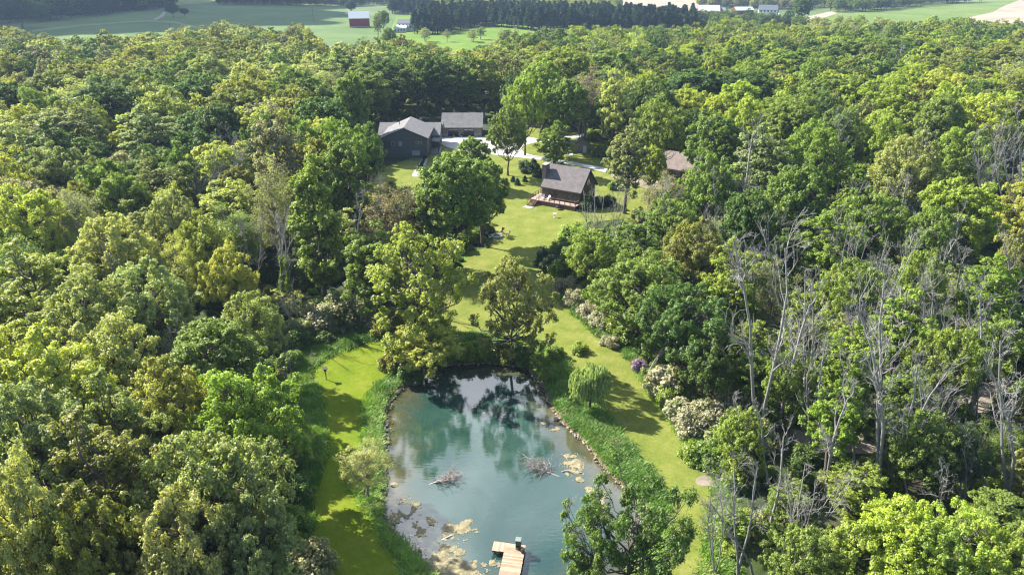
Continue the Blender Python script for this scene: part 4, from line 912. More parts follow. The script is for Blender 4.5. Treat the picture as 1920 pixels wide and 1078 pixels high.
# ================================================================== TREES ONE CAN TELL APART
# (crown-centre px, py, half-width px, height m, kind, shade)
TREES = [
 (60, 440, 75, 19, 'oak', 'yg'), (75, 565, 72, 17, 'ash', 'yg'), (215, 490, 70, 17, 'oak', 'pale'), (170, 620, 78, 17, 'oak', 'sage'), (275, 585, 82, 16, 'oak', 'sage'), (405, 690, 80, 14, 'maple', 'mid'),
 (215, 700, 80, 17, 'oak', 'pale'), (470, 620, 58, 13, 'oak', 'sage'), (130, 760, 80, 19, 'ash', 'yg'), (35, 760, 65, 18, 'oak', 'yg'), (80, 870, 105, 19, 'oak', 'sage'), (470, 800, 90, 16, 'oak', 'bright'),
 (400, 950, 110, 17, 'oak', 'sage'), (350, 1050, 90, 16, 'oak', 'pale'), (470, 1050, 80, 14, 'oak', 'sage'), (210, 950, 95, 18, 'ash', 'olive'), (55, 1040, 80, 19, 'oak', 'pale'), (235, 850, 60, 17, 'ash', 'sage'), (170, 1060, 80, 17, 'oak', 'olive'),
 (385, 475, 50, 15, 'oak', 'yg'), (330, 510, 45, 14, 'sparse', 'yg'), (590, 405, 46, 24, 'poplar', 'mid'), (520, 320, 44, 25, 'ash', 'grey'), (650, 345, 46, 22, 'ash', 'mid'), (515, 405, 40, 20, 'sparse', 'grey'), (345, 345, 38, 18, 'ash', 'mid'),
 (450, 220, 52, 20, 'maple', 'olive'), (385, 195, 50, 20, 'maple', 'deep'), (210, 215, 62, 20, 'maple', 'deep'), (130, 265, 60, 20, 'ash', 'sage'), (35, 205, 45, 20, 'maple', 'deep'), (290, 265, 58, 19, 'ash', 'sage'), (20, 290, 45, 19, 'ash', 'pale'),
 (560, 180, 55, 21, 'oak', 'mid'), (610, 245, 45, 21, 'maple', 'deep'), (560, 290, 44, 20, 'oak', 'mid'), (205, 370, 48, 18, 'maple', 'mid'), (110, 335, 60, 19, 'oak', 'sage'), (240, 400, 45, 17, 'maple', 'mid'), (150, 440, 45, 18, 'sparse', 'grey'),
 (690, 157, 34, 21, 'ash', 'mid'), (735, 152, 34, 21, 'ash', 'deep'), (780, 147, 32, 21, 'ash', 'mid'), (822, 147, 30, 21, 'ash', 'deep'), (862, 147, 32, 21, 'ash', 'mid'), (905, 147, 32, 21, 'ash', 'bright'), (660, 200, 34, 22, 'maple', 'mid'), (640, 290, 40, 20, 'oak', 'bright'), (690, 290, 30, 17, 'oak', 'mid'),
 (745, 415, 56, 15, 'sparse', 'brown'), (800, 420, 40, 14, 'ash', 'olive'), (848, 378, 70, 20, 'maple', 'mid'), (902, 362, 44, 17, 'maple', 'mid'), (888, 296, 30, 12, 'maple', 'bright'), (1040, 270, 30, 13, 'ash', 'bright'),
 (1100, 185, 30, 22, 'sparse', 'brown'), (1155, 205, 28, 22, 'ash', 'pale'), (1178, 300, 38, 19, 'ash', 'sage'), (1235, 250, 42, 20, 'oak', 'bright'), (1222, 318, 26, 13, 'maple', 'lime'), (1015, 175, 50, 23, 'maple', 'bright'), (1055, 140, 55, 22, 'maple', 'bright'), (985, 200, 34, 22, 'oak', 'bright'), (1060, 200, 38, 21, 'maple', 'mid'), (1140, 140, 55, 21, 'maple', 'mid'),
 (1210, 190, 40, 20, 'oak', 'mid'), (1300, 180, 60, 20, 'maple', 'deep'), (1390, 180, 60, 20, 'maple', 'deep'), (1490, 130, 55, 20, 'maple', 'mid'), (1560, 190, 55, 20, 'maple', 'mid'), (1590, 110, 55, 19, 'maple', 'mid'), (1690, 105, 62, 20, 'maple', 'mid'), (1640, 200, 62, 20, 'oak', 'lime'), (1700, 170, 50, 20, 'oak', 'lime'), (1540, 150, 40, 20, 'oak', 'mid'),
 (1770, 180, 58, 20, 'oak', 'yg'), (1830, 235, 60, 20, 'oak', 'lime'), (1900, 190, 55, 20, 'oak', 'olive'), (1700, 330, 62, 20, 'oak', 'sage'), (1570, 265, 44, 20, 'oak', 'mid'), (1480, 250, 50, 19, 'maple', 'mid'), (1430, 310, 52, 19, 'ash', 'sage'), (1340, 280, 50, 19, 'maple', 'mid'), (1520, 300, 55, 20, 'oak', 'bright'), (1330, 350, 45, 17, 'oak', 'mid'),
 (1800, 130, 50, 20, 'oak', 'olive'), (1880, 120, 50, 20, 'maple', 'olive'), (1760, 240, 40, 20, 'maple', 'mid'), (1650, 280, 42, 19, 'oak', 'bright'), (1800, 300, 50, 19, 'oak', 'bright'), (1795, 410, 62, 18, 'maple', 'bright'), (1740, 450, 40, 15, 'oak', 'mid'), (1905, 400, 40, 17, 'ash', 'yg'),
 (1200, 545, 76, 14, 'oak', 'mid'), (1285, 610, 72, 14, 'oak', 'deep'), (1110, 480, 46, 11, 'oak', 'bright'), (1300, 480, 60, 14, 'oak', 'olive'), (1190, 460, 42, 12, 'ash', 'mid'), (1375, 540, 52, 15, 'ash', 'bright'), (1260, 420, 44, 14, 'oak', 'mid'), (1400, 430, 45, 16, 'maple', 'deep'), (1240, 370, 34, 13, 'sparse', 'grey'),
 (1510, 620, 42, 14, 'ash', 'bright'), (1450, 560, 36, 13, 'sparse', 'grey'), (1690, 630, 52, 14, 'ash', 'bright'), (1600, 560, 50, 14, 'oak', 'mid'), (1560, 460, 52, 15, 'ash', 'bright'), (1490, 380, 50, 18, 'maple', 'mid'), (1630, 420, 50, 16, 'oak', 'bright'), (1330, 690, 46, 10, 'oak', 'deep'), (1720, 540, 44, 14, 'oak', 'bright'), (1850, 560, 52, 14, 'ash', 'bright'), (1910, 500, 45, 14, 'oak', 'olive'),
 (1590, 690, 56, 13, 'ash', 'bright'), (1480, 720, 40, 11, 'oak', 'mid'), (1690, 760, 46, 11, 'ash', 'mid'), (1770, 690, 50, 13, 'oak', 'bright'), (1720, 840, 56, 10, 'oak', 'mid'), (1570, 790, 46, 11, 'ash', 'bright'), (1860, 660, 46, 12, 'oak', 'mid'), (1800, 850, 46, 9, 'oak', 'deep'),
 (1690, 1035, 84, 11, 'oak', 'lime'), (1600, 1050, 66, 9, 'oak', 'lime'), (1800, 1045, 80, 11, 'oak', 'lime'), (1890, 1075, 60, 11, 'oak', 'bright'), (1500, 1060, 60, 9, 'oak', 'mid'), (1740, 1070, 70, 11, 'oak', 'bright'),
]
CENTRES = []
for T in TREES:
    t, x, y, w = by_crown(*T); CENTRES.append((x, y, w/2))
# the ones that stand by themselves, with labels of their own
def own(px, py, rpx, h, kd, sh, label, **kw):
    t, x, y, w = by_crown(px, py, rpx, h, kd, sh, group=None, label=label, **kw); CENTRES.append((x, y, w/2)); return t
own(775, 538, 92, 17, 'fulloak', 'yg', 'wide yellow-green oak with an open crown at the top left corner of the pond', rot=.5)
own(956, 564, 64, 15, 'fulloak', 'olive', 'leaning dark-limbed oak with an open crown at the head of the pond', rot=2.2, tilt=(-.16, 0))
own(795, 650, 58, 6.5, 'oak', 'yg', 'low bushy yellow-green tree overhanging the top left edge of the pond')
own(952, 250, 34, 17.5, 'oak', 'mid', 'slim tree in front of the white driveway bend, trunk showing on the lawn')
own(1190, 985, 88, 13, 'openoak', 'deep', 'dark green leafy tree at the bottom edge, right of the dock', rot=1.0)
own(1110, 1010, 60, 10.5, 'openoak', 'mid', 'dark leafy tree with dead grey twigs reaching over the pond right of the dock', rot=4.0)
own(683, 873, 42, 6.4, 'sparse', 'pale', 'small wispy grey-green tree on the bank left of the pond')
own(1505, 16, 14, 24, 'maple', 'deep', 'large lone dark tree beside the far right farm yard')
own(718, 35, 11, 17, 'maple', 'bright', 'round bright tree between the far red barn and white farmhouse'); own(707, 44, 9, 16, 'ash', 'sage', 'pale tall tree just right of the far red barn')
own(730, 72, 12, 15, 'maple', 'bright', 'bright round tree below the far left white farmhouse')
own(322, 17, 12, 13, 'maple', 'dark', 'dark round tree at the end of the field track, far left'); own(345, 22, 7, 8, 'maple', 'dark', 'small dark tree beside the round one at far left'); own(34, 22, 24, 22, 'maple', 'dark', 'big dark tree standing out before the far left hillside wood')
own(658, 12, 9, 14, 'maple', 'dark', 'dark tree behind the lone red barn')
# willow
x, y = G(1106, 770); zt = top_z(x, y, 676); d = proj(x, y, 3)[2]
w = thing('willow_tree', 'small weeping willow on the grass right of the pond', 'tree', (x, y, 0)); w.scale = (68*d/F/5.2, 68*d/F/5.2, zt/5.6)
link('trunk', WIL[0], w); o = link('crown', WIL[1], w); o.color = (.36, .45, .20, 1)

# dead trees: base px, top px
DEAD = [((1645, 930), (1668, 520), 1, 0), ((1676, 935), (1745, 650), 1, 2), ((1812, 800), (1850, 540), 0, 2), ((1548, 935), (1566, 690), 0, 0), ((1425, 815), (1432, 420), 5, 0), ((1458, 810), (1478, 520), 0, 0), ((1503, 805), (1540, 500), 2, 0),
        ((1890, 965), (1905, 640), 1, 0), ((1868, 950), (1835, 770), 0, 0), ((1385, 1085), (1382, 860), 1, 0), ((1478, 1075), (1545, 880), 2, 0), ((1412, 1085), (1405, 930), 3, 0), ((1112, 505), (1098, 350), 2, 0), ((1142, 470), (1168, 350), 4, 0), ((1245, 500), (1268, 335), 1, 0),
        ((1572, 400), (1602, 210), 0, 0), ((1850, 430), (1868, 215), 2, 0), ((1900, 440), (1898, 225), 4, 0), ((1640, 660), (1650, 430), 2, 0), ((1372, 460), (1388, 225), 0, 0), ((1715, 770), (1735, 560), 3, 0), ((1760, 900), (1752, 700), 1, 0),
        ((543, 605), (512, 400), 1, 1), ((672, 555), (655, 350), 0, 1), ((288, 915), (275, 725), 5, 0), ((402, 450), (392, 290), 2, 0), ((462, 430), (450, 280), 4, 0), ((435, 440), (428, 260), 2, 0), ((85, 1000), (60, 850), 5, 0), ((1560, 480), (1575, 330), 3, 0), ((1480, 450), (1500, 300), 2, 0), ((1300, 430), (1310, 300), 3, 0),
        ((1350, 640), (1360, 470), 3, 0), ((1800, 640), (1815, 450), 0, 0), ((1755, 980), (1790, 850), 3, 0), ((250, 640), (225, 470), 0, 0), ((120, 700), (90, 540), 5, 0), ((1150, 260), (1140, 130), 5, 0), ((1440, 120), (1440, 70), 2, 0), ((1405, 125), (1407, 78), 4, 0), ((1370, 130), (1372, 82), 2, 0), ((1085, 280), (1102, 150), 2, 0),
        ((1700, 360), (1712, 235), 3, 0), ((1745, 380), (1740, 270), 4, 0), ((1640, 330), (1648, 250), 2, 0), ((1320, 560), (1330, 400), 5, 0), ((1210, 720), (1225, 600), 3, 0), ((1620, 760), (1618, 560), 5, 0), ((1575, 600), (1600, 420), 4, 0), ((1880, 760), (1895, 560), 2, 0),
        ((1440, 1000), (1448, 800), 0, 0), ((1530, 860), (1540, 640), 5, 0), ((1600, 900), (1612, 660), 0, 0), ((1335, 470), (1345, 320), 0, 0), ((1415, 640), (1425, 470), 5, 0), ((1540, 560), (1552, 380), 0, 0), ((1680, 480), (1690, 330), 5, 0), ((1770, 560), (1782, 390), 0, 0), ((1830, 700), (1845, 520), 0, 0),
        ((1720, 700), (1735, 500), 5, 0), ((1490, 700), (1500, 560), 0, 0), ((1580, 780), (1592, 560), 3, 0), ((1905, 620), (1915, 430), 0, 0), ((1340, 1075), (1345, 900), 4, 0), ((560, 640), (545, 520), 2, 0), ((545, 735), (528, 640), 4, 0), ((480, 560), (470, 400), 5, 0), ((600, 520), (592, 400), 2, 0), ((350, 470), (338, 330), 3, 0), ((430, 380), (425, 250), 4, 0), ((250, 420), (240, 290), 2, 0), ((720, 440), (716, 330), 5, 0), ((690, 420), (686, 320), 2, 0),
        ((300, 600), (290, 470), 5, 0), ((160, 540), (140, 400), 2, 0), ((610, 470), (606, 340), 3, 0), ((30, 640), (10, 490), 2, 0), ((330, 760), (315, 620), 4, 0), ((980, 150), (978, 90), 3, 0), ((800, 130), (802, 85), 2, 0), ((250, 130), (248, 80), 2, 0), ((1125, 1085), (1105, 905), 2, 0), ((1525, 1000), (1590, 890), 4, 0)]
_r = np.random.default_rng(21)
for _k in range(26):
    bx_, by_ = _r.uniform(1330, 1910), _r.uniform(440, 960); hh_ = _r.uniform(110, 190)*(.55+.45*by_/900); DEAD.append(((bx_, by_), (bx_+_r.uniform(-10, 26), by_-hh_), int([0, 5, 3, 0, 1, 2][_r.integers(6)]), 0))
IVYL = {0: 'ivy-wrapped', 1: 'ivy-wrapped leaning', 2: 'ivy-wrapped leaning'}
for (b_, t_, k_, mode) in DEAD:
    x, y = G(*b_); z1 = top_z(x, y, t_[1]); px0, py0, d_ = proj(x, y, z1); lean = (t_[0]-px0)*d_/F
    iv = None
    if mode: T_, W_, H_, iv = IVY[{0: 0, 1: 1, 5: 2, 4: 2, 2: 1, 3: 0}[k_]]
    else: T_, W_, H_, _p, _z = BARE[k_]
    hh = math.hypot(z1, lean); s = hh/H_
    t = thing('dead_tree', None, 'dead tree', (x, y, -.05), 0, 'bare grey trees'); t.rotation_euler = (0, math.atan2(lean, z1), 0); t.scale = (max(s, .6),)*2+(s,)
    t.rotation_euler.rotate_axis('Z', float(rng.uniform(0, 6.28)))
    link('trunk', T_, t); link('twigs', W_, t)
    if iv is not None: o = link('ivy', iv, t); o.color = (*SM['mid'], 1)
    PENDING.append((t, ('ivy-wrapped grey tree' if iv else 'bare grey dead tree')+(' leaning right' if lean > 3 else ' leaning left' if lean < -3 else ''), x, y, z1*.6, z1, 4))

# shrubs at the clearing edge: px, py (base), half-width px, sort, shade
SHR = [(1250, 735, 44, 'white', 'sage'), (1278, 785, 36, 'white', 'sage'), (1300, 808, 34, 'white', 'sage'), (1335, 800, 40, 'white', 'pale'), (1370, 770, 40, 'white', 'sage'), (1142, 648, 16, 'white', 'pale'), (1060, 548, 24, 'white', 'brown'), (1078, 570, 20, 'white', 'sage'), (1105, 592, 20, 'white', 'brown'),
       (1125, 612, 24, 'white', 'sage'), (1200, 694, 18, 'lilac', 'sage'), (640, 610, 42, 'green', 'grey'), (690, 600, 34, 'white', 'pale'), (600, 615, 34, 'white', 'grey'), (560, 630, 32, 'green', 'sage'), (730, 625, 30, 'green', 'olive'), (1180, 640, 30, 'green', 'mid'), (1220, 670, 34, 'green', 'mid'), (1160, 620, 28, 'green', 'bright'),
       (1330, 870, 34, 'green', 'mid'), (1300, 860, 24, 'green', 'bright'), (1365, 850, 40, 'green', 'sage'), (1400, 830, 40, 'green', 'sage'), (1380, 900, 30, 'green', 'bright'), (1420, 760, 36, 'white', 'sage'), (1440, 800, 34, 'green', 'mid'), (1285, 740, 28, 'green', 'mid'), (1300, 700, 30, 'green', 'mid'), (1240, 690, 24, 'green', 'bright'),
       (1035, 505, 22, 'green', 'dark'), (1020, 495, 20, 'green', 'dark'), (1050, 520, 22, 'green', 'mid'), (1055, 478, 24, 'green', 'mid'), (1075, 455, 26, 'green', 'bright'), (905, 420, 14, 'white', 'yg'), (915, 435, 12, 'green', 'olive'), (880, 455, 20, 'green', 'mid'), (860, 470, 22, 'green', 'deep'), (835, 460, 24, 'green', 'mid'),
       (545, 690, 26, 'green', 'mid'), (560, 655, 28, 'green', 'deep'), (520, 740, 30, 'green', 'mid'), (530, 800, 26, 'green', 'mid'), (540, 870, 30, 'green', 'deep'), (590, 1070, 46, 'green', 'grey'), (545, 1000, 40, 'green', 'mid'), (560, 940, 30, 'green', 'deep'),
       (740, 690, 26, 'green', 'olive'), (770, 712, 24, 'green', 'deep'), (830, 680, 22, 'green', 'mid'), (870, 672, 22, 'green', 'bright'), (905, 668, 24, 'green', 'mid'), (945, 672, 24, 'green', 'olive'), (980, 676, 24, 'green', 'mid'), (1012, 690, 20, 'green', 'mid'), (1030, 712, 18, 'green', 'mid'), (1040, 672, 20, 'green', 'mid'),
       (985, 322, 14, 'green', 'dark'), (1000, 326, 14, 'green', 'dark'), (1012, 332, 12, 'green', 'dark'), (1120, 292, 14, 'green', 'olive'), (1135, 296, 14, 'green', 'mid'), (1150, 298, 12, 'green', 'sage'), (1115, 262, 16, 'green', 'bright'), (1045, 252, 12, 'green', 'bright'), (1150, 355, 12, 'green', 'mid'), (702, 300, 14, 'green', 'yg'), (1100, 392, 16, 'green', 'deep'), (1118, 388, 16, 'green', 'dark'), (1140, 385, 14, 'green', 'dark'),
       (745, 465, 26, 'green', 'olive'), (700, 480, 24, 'green', 'sage'), (650, 500, 24, 'green', 'mid'), (720, 520, 26, 'green', 'mid'), (1085, 660, 16, 'green', 'bright'), (1230, 640, 36, 'green', 'deep'), (1270, 660, 36, 'green', 'deep'), (1150, 585, 34, 'green', 'mid'), (1130, 545, 34, 'green', 'bright')]
for px, py, rp_, srt, sh in SHR:
    x, y = G(px, py); d_ = proj(x, y, 1)[2]; w = 2*rp_*d_/F; s_, f_, H_, R_ = BUSH[srt][rng.integers(len(BUSH[srt]))]
    t = thing('flowering_shrub' if srt != 'green' else 'shrub', None, 'shrub', (x, y, -.03), float(rng.uniform(0, 6.28)), 'shrubs round the clearing'); k = w/3.1; t.scale = (k, k, k*rng.uniform(.85, 1.15))
    link('stems', s_, t); o = link('foliage', f_, t); o.color = vary(SM[sh], rng)
    PENDING.append((t, {'white': 'white-flowering', 'lilac': 'purple-flowering', 'green': SHADE_WORD[sh]}[srt]+' rounded shrub', x, y, 1, 2, w))
# dry pinkish bush by the birdhouse
x, y = G(587, 692); T_, W_, H_, _p, _z = BARE[4]; t = thing('dry_bush', 'bare pinkish dry bush beside the birdhouse', 'shrub', (x, y, 0)); t.scale = (.28, .28, .16); tw = W_.copy(); tw.materials.clear(); tw.materials.append(M['pink_wood']); link('twigs', tw, t)
# small evergreens on the cabin lawn
for (a_, b_, h_, lab) in ((962, 341, 1.5, 'small round evergreen on the lawn left of the cabin, leftmost of three'), (970, 347, 1.7, 'small evergreen on the lawn left of the cabin, lowest of three'), (984, 341, 1.5, 'small evergreen on the lawn left of the cabin, nearest the cabin'), (1000, 322, 3.4, 'dark spreading evergreen behind the cabin chimney')):
    x, y = G(a_, b_); t = thing('small_evergreen', lab, 'evergreen', (x, y, 0), 0, 'small evergreens left of the cabin'); k = h_/3; t.scale = (k*1.1, k*1.1, k); link('trunk', SPRUCE[0][0], t); o = link('crown', SPRUCE[0][1], t); o.color = (.09, .15, .05, 1)

# pine plantation: rows of separate pines
def pines(line, rows, gap, h, cnt, lab):
    pts = []
    for k in range(cnt):
        f = k/(cnt-1)*(len(line)-1); i = min(int(f), len(line)-2); g = f-i; a, b = line[i], line[i+1]; x, y = G(a[0]*(1-g)+b[0]*g, a[1]*(1-g)+b[1]*g)
        for q in range(rows): pts.append((x+rng.normal()*1.2, y+q*gap+rng.normal()*1.2))
    return pts
PP = pines([(778, 64), (800, 66), (830, 64), (870, 55), (905, 49), (940, 52), (980, 56)], 2, 9, 18, 30, '')+pines([(990, 58), (1060, 60), (1130, 60), (1220, 62), (1300, 62)], 2, 9, 18, 40, '')+pines([(733, 27), (760, 27), (800, 31)], 2, 9, 17, 11, '')
PINE_REST = []
for poly_, n_ in (([(782, 60), (830, 60), (905, 46), (985, 50), (985, 30), (900, 30), (790, 34)], 260), ([(985, 56), (1130, 56), (1300, 58), (1300, 44), (1130, 38), (985, 32)], 260), ([(733, 24), (800, 27), (800, 18), (735, 16)], 50)):
    P_ = GP(poly_); xs_ = [p[0] for p in P_]; ys_ = [p[1] for p in P_]; k_ = 0
    while k_ < n_:
        x, y = rng.uniform(min(xs_), max(xs_)), rng.uniform(min(ys_), max(ys_))
        if in_poly(x, y, P_): PINE_REST.append((x, y)); k_ += 1
for i, (x, y) in enumerate(PP):
    T_, C_, H_, R_ = PINE[i % 3]; h = rng.uniform(11.5, 19.5); s = h/H_; t = thing('pine_tree', None, 'pine', (x, y, float(relief(x, y))), float(rng.uniform(0, 6.28)), 'pines of the far plantation'); t.scale = (s*rng.uniform(1.2, 1.7),)*2+(s,)
    link('trunk', T_, t); o = link('crown', C_, t); o.color = vary((.062, .112, .056), rng); PENDING.append((t, 'dark plantation pine', x, y, h*.6, h, 4))

# ================================================================== THE REST OF THE WOOD
KEEP = [[(590, 700), (628, 655), (700, 640), (760, 680), (850, 672), (1000, 680), (1060, 640), (1110, 650), (1165, 668), (1215, 735), (1300, 850), (1345, 900), (1345, 1078), (1345, 1400), (560, 1400), (600, 1078), (640, 985), (600, 900), (608, 790)],
        [(870, 470), (1040, 470), (1050, 560), (1130, 640), (1020, 660), (900, 560), (850, 530)],
        [(935, 325), (1180, 370), (1150, 410), (1060, 440), (1045, 480), (930, 450), (930, 380)],
        [(708, 228), (768, 222), (828, 208), (905, 208), (960, 230), (1010, 245), (1130, 240), (1120, 300), (1230, 320), (1240, 360), (1190, 400), (1010, 400), (960, 340), (840, 320), (760, 340), (720, 325), (706, 300)],
        [(1245, 275), (1296, 275), (1296, 312), (1250, 312)], [(1195, 233), (1240, 233), (1240, 245), (1195, 245)], [(1815, 725), (1925, 708), (1940, 760), (1850, 790)], [(1210, 690), (1270, 680), (1330, 740), (1370, 800), (1310, 830), (1240, 760)]]
CAN = [(-200, 52), (0, 50), (60, 60), (110, 76), (250, 66), (380, 52), (440, 44), (520, 60), (560, 45), (600, 76), (690, 84), (740, 76), (830, 94), (900, 96), (960, 72), (1050, 62), (1150, 60), (1250, 60), (1300, 56), (1400, 40), (1480, 55), (1520, 62), (1600, 60), (1700, 50), (1800, 40), (1860, 50), (1920, 50), (2200, 50)]
def can_y(px): return np.interp(px, [p[0] for p in CAN], [p[1] for p in CAN])+7*(px < 680)
CLEAR_G = [smooth_poly(GP(p), 1) for p in KEEP]
LIT = [GP(p) for p in ([(598, 705), (640, 665), (730, 635), (742, 690), (690, 740), (680, 830), (610, 800)], [(650, 900), (690, 925), (740, 1000), (700, 1000)], [(1130, 640), (1180, 672), (1340, 890), (1340, 1100), (1240, 1100), (1250, 950), (1150, 790), (1100, 700)],
   [(930, 330), (1000, 330), (1010, 380), (1060, 400), (1040, 430), (940, 420)], [(900, 560), (1040, 560), (1130, 640), (1000, 640), (900, 620)], [(830, 258), (1000, 258), (1150, 315), (1150, 330), (1000, 305), (850, 285)], [(740, 310), (850, 290), (850, 340), (750, 345)], [(730, 800), (800, 720), (1000, 700), (1150, 900), (1150, 1070), (800, 1060), (730, 950)])]
LIT += [[(-36, 184), (-16, 184), (-16, 208), (-36, 208)], [(-18, 211), (-4, 211), (-4, 222), (-18, 222)]]
def blocked(x, y, h, w, sh=.8):
    for zz in (.4*h, .65*h, .95*h):
        for o_ in (-.4, .4):
            sx_, sy_ = x-SUN_DIR.x/SUN_DIR.z*zz+o_*w*.5, y-SUN_DIR.y/SUN_DIR.z*zz+o_*w*.8
            if y < 230 and any(in_poly(sx_, sy_, p) for p in LIT): return True
    for fx_, fz in ((0, .62), (-.85, .62), (.85, .62), (0, .97), (-.5, .9), (.5, .9), (-.55, .38), (.55, .38), (0, .3)):
        px, py, d_ = proj(x+fx_*w/2, y, h*fz+float(relief(x, y)))
        if any(in_poly(px, py, p) for p in KEEP): return True
        if fz > .9 and py < can_y(px)-6+rng.normal()*3: return True
    return any(in_poly(x, y, p) for p in CLEAR_G)
RND = np.random.default_rng(3)
pts = [(c[0], c[1], c[2]) for c in CENTRES]; FILL = []
cand = []
for _ in range(60000):
    y = 24+RND.random()**.62*620; hw = y*.86+34; x = RND.uniform(-hw, hw); cand.append((x, y))
PA = np.array(pts)
for x, y in cand:
    q_ = RND.random(); ws = RND.uniform(.75, 1.25)
    if len(PA) and (np.hypot(PA[:, 0]-x, PA[:, 1]-y) < .80*(PA[:, 2]+(5.8 if not (x > 8 and y < 175) else 4.2)*ws)).any(): continue
    left = x < 0; right_low = (x > 8) and y < 175
    u = RND.random()
    nz = math.sin(x/31+1.3)*math.cos(y/43)+RND.normal()*.5
    if right_low: h = RND.uniform(5.5, 10); kd = ['oak', 'ash', 'ash', 'sparse'][RND.integers(4)]; sh = ['mid', 'bright', 'bright', 'deep', 'sage', 'mid', 'olive'][RND.integers(7)]; w = h*.72*ws
    elif left and y < 110: h = RND.uniform(12, 17); kd = ['oak', 'oak', 'ash', 'sparse'][RND.integers(4)]; sh = ['sage', 'yg', 'pale', 'olive', 'mid'][RND.integers(5)]; w = h*.66*ws
    else:
        h = RND.uniform(14, 20); kd = ['maple', 'oak', 'oak', 'ash', 'maple', 'sparse'][RND.integers(6)]; w = h*.68*ws
        pal = (['sage', 'pale', 'mid', 'olive', 'yg', 'grey', 'deep'] if left else ['mid', 'bright', 'deep', 'lime', 'olive', 'mid', 'sage']); sh = pal[int(np.clip((nz+1.6)/3.2, 0, .99)*7)]
    if kd == 'sparse' and RND.random() < .4: kd = 'ash'
    if right_low and in_poly(*proj(x, y, 4)[:2], [(1330, 850), (1590, 870), (1560, 1200), (1330, 1200)]): h *= .5; w *= .6
    if blocked(x, y, h, w): 
        if u < .75: continue
        h *= .45; w *= .6
        if blocked(x, y, h, w): continue
    PA = np.vstack([PA, [x, y, w/2]]) if len(PA) else np.array([[x, y, w/2]])
    px, py, d_ = proj(x, y, h*.62); vis = -w*.5*F/d_ < px < 1920+w*.5*F/d_ and -20 < py < 1078+h*.4*F/d_
    FILL.append((w*F/d_ if vis else 0, x, y, h, w, kd, sh, vis))
print('fill trees', len(FILL))
FILL.sort(key=lambda q: -q[0])
N_IND = 150
for q in FILL[:N_IND]:
    if q[7]: put_tree(q[1], q[2], q[5], q[6], q[3], q[4])
REST = [q for q in FILL[N_IND:]]+[q for q in FILL[:N_IND] if not q[7]]
# far woods behind the fields
def belt(poly, n, hs, shades, kinds=('maple', 'oak'), sp=6, k=.75):
    P = GP(poly); xs = [p[0] for p in P]; ys = [p[1] for p in P]; got = []
    for _ in range(n*12):
        x, y = RND.uniform(min(xs), max(xs)), RND.uniform(min(ys), max(ys))
        if not in_poly(x, y, P) or any((x-a)**2+(y-b)**2 < sp*sp for a, b in got): continue
        got.append((x, y)); h = RND.uniform(*hs); REST.append((0, x, y, h, h*k, kinds[RND.integers(len(kinds))], shades[RND.integers(len(shades))], True))
        if len(got) >= n: break
belt([(-150, 62), (0, 46), (60, 44), (150, 36), (190, 30), (300, 18), (330, 14), (300, 0), (-150, 0)], 900, (13, 20), ['dark', 'deep', 'dark', 'mid'], sp=5.5, k=.85)
belt([(640, 14), (735, 10), (735, 2), (640, 2)], 90, (10, 15), ['dark', 'deep'])
belt([(410, 10), (640, 13), (640, 6), (410, 4)], 160, (9, 12), ['dark', 'deep'])
belt([(740, 22), (1060, 30), (1060, 6), (740, 4)], 300, (10, 15), ['pale', 'sage', 'yg', 'mid'])
belt([(1060, 36), (1160, 38), (1160, 6), (1060, 8)], 90, (10, 15), ['pale', 'sage', 'yg', 'mid'])
belt([(1310, 16), (1500, 20), (1560, 12), (1560, 4), (1310, 4)], 220, (12, 17), ['sage', 'pale', 'mid', 'grey'])
belt([(1555, 25), (1640, 23), (1700, 16), (1850, 5), (1700, 3), (1550, 8)], 200, (13, 18), ['deep', 'dark', 'mid', 'sage'])
belt([(1290, 60), (1520, 64), (1490, 46), (1440, 44), (1390, 40), (1290, 42)], 60, (9, 13), ['mid', 'deep', 'mid', 'dark'])
belt([(1500, 75), (1700, 68), (1640, 52), (1540, 48), (1500, 55)], 45, (8, 11), ['pale', 'lime', 'pale'], ('ash', 'oak'))
belt([(720, 85), (1000, 85), (960, 70), (720, 80)], 10, (8, 10), ['sage', 'grey'], ('ash', 'sparse'))

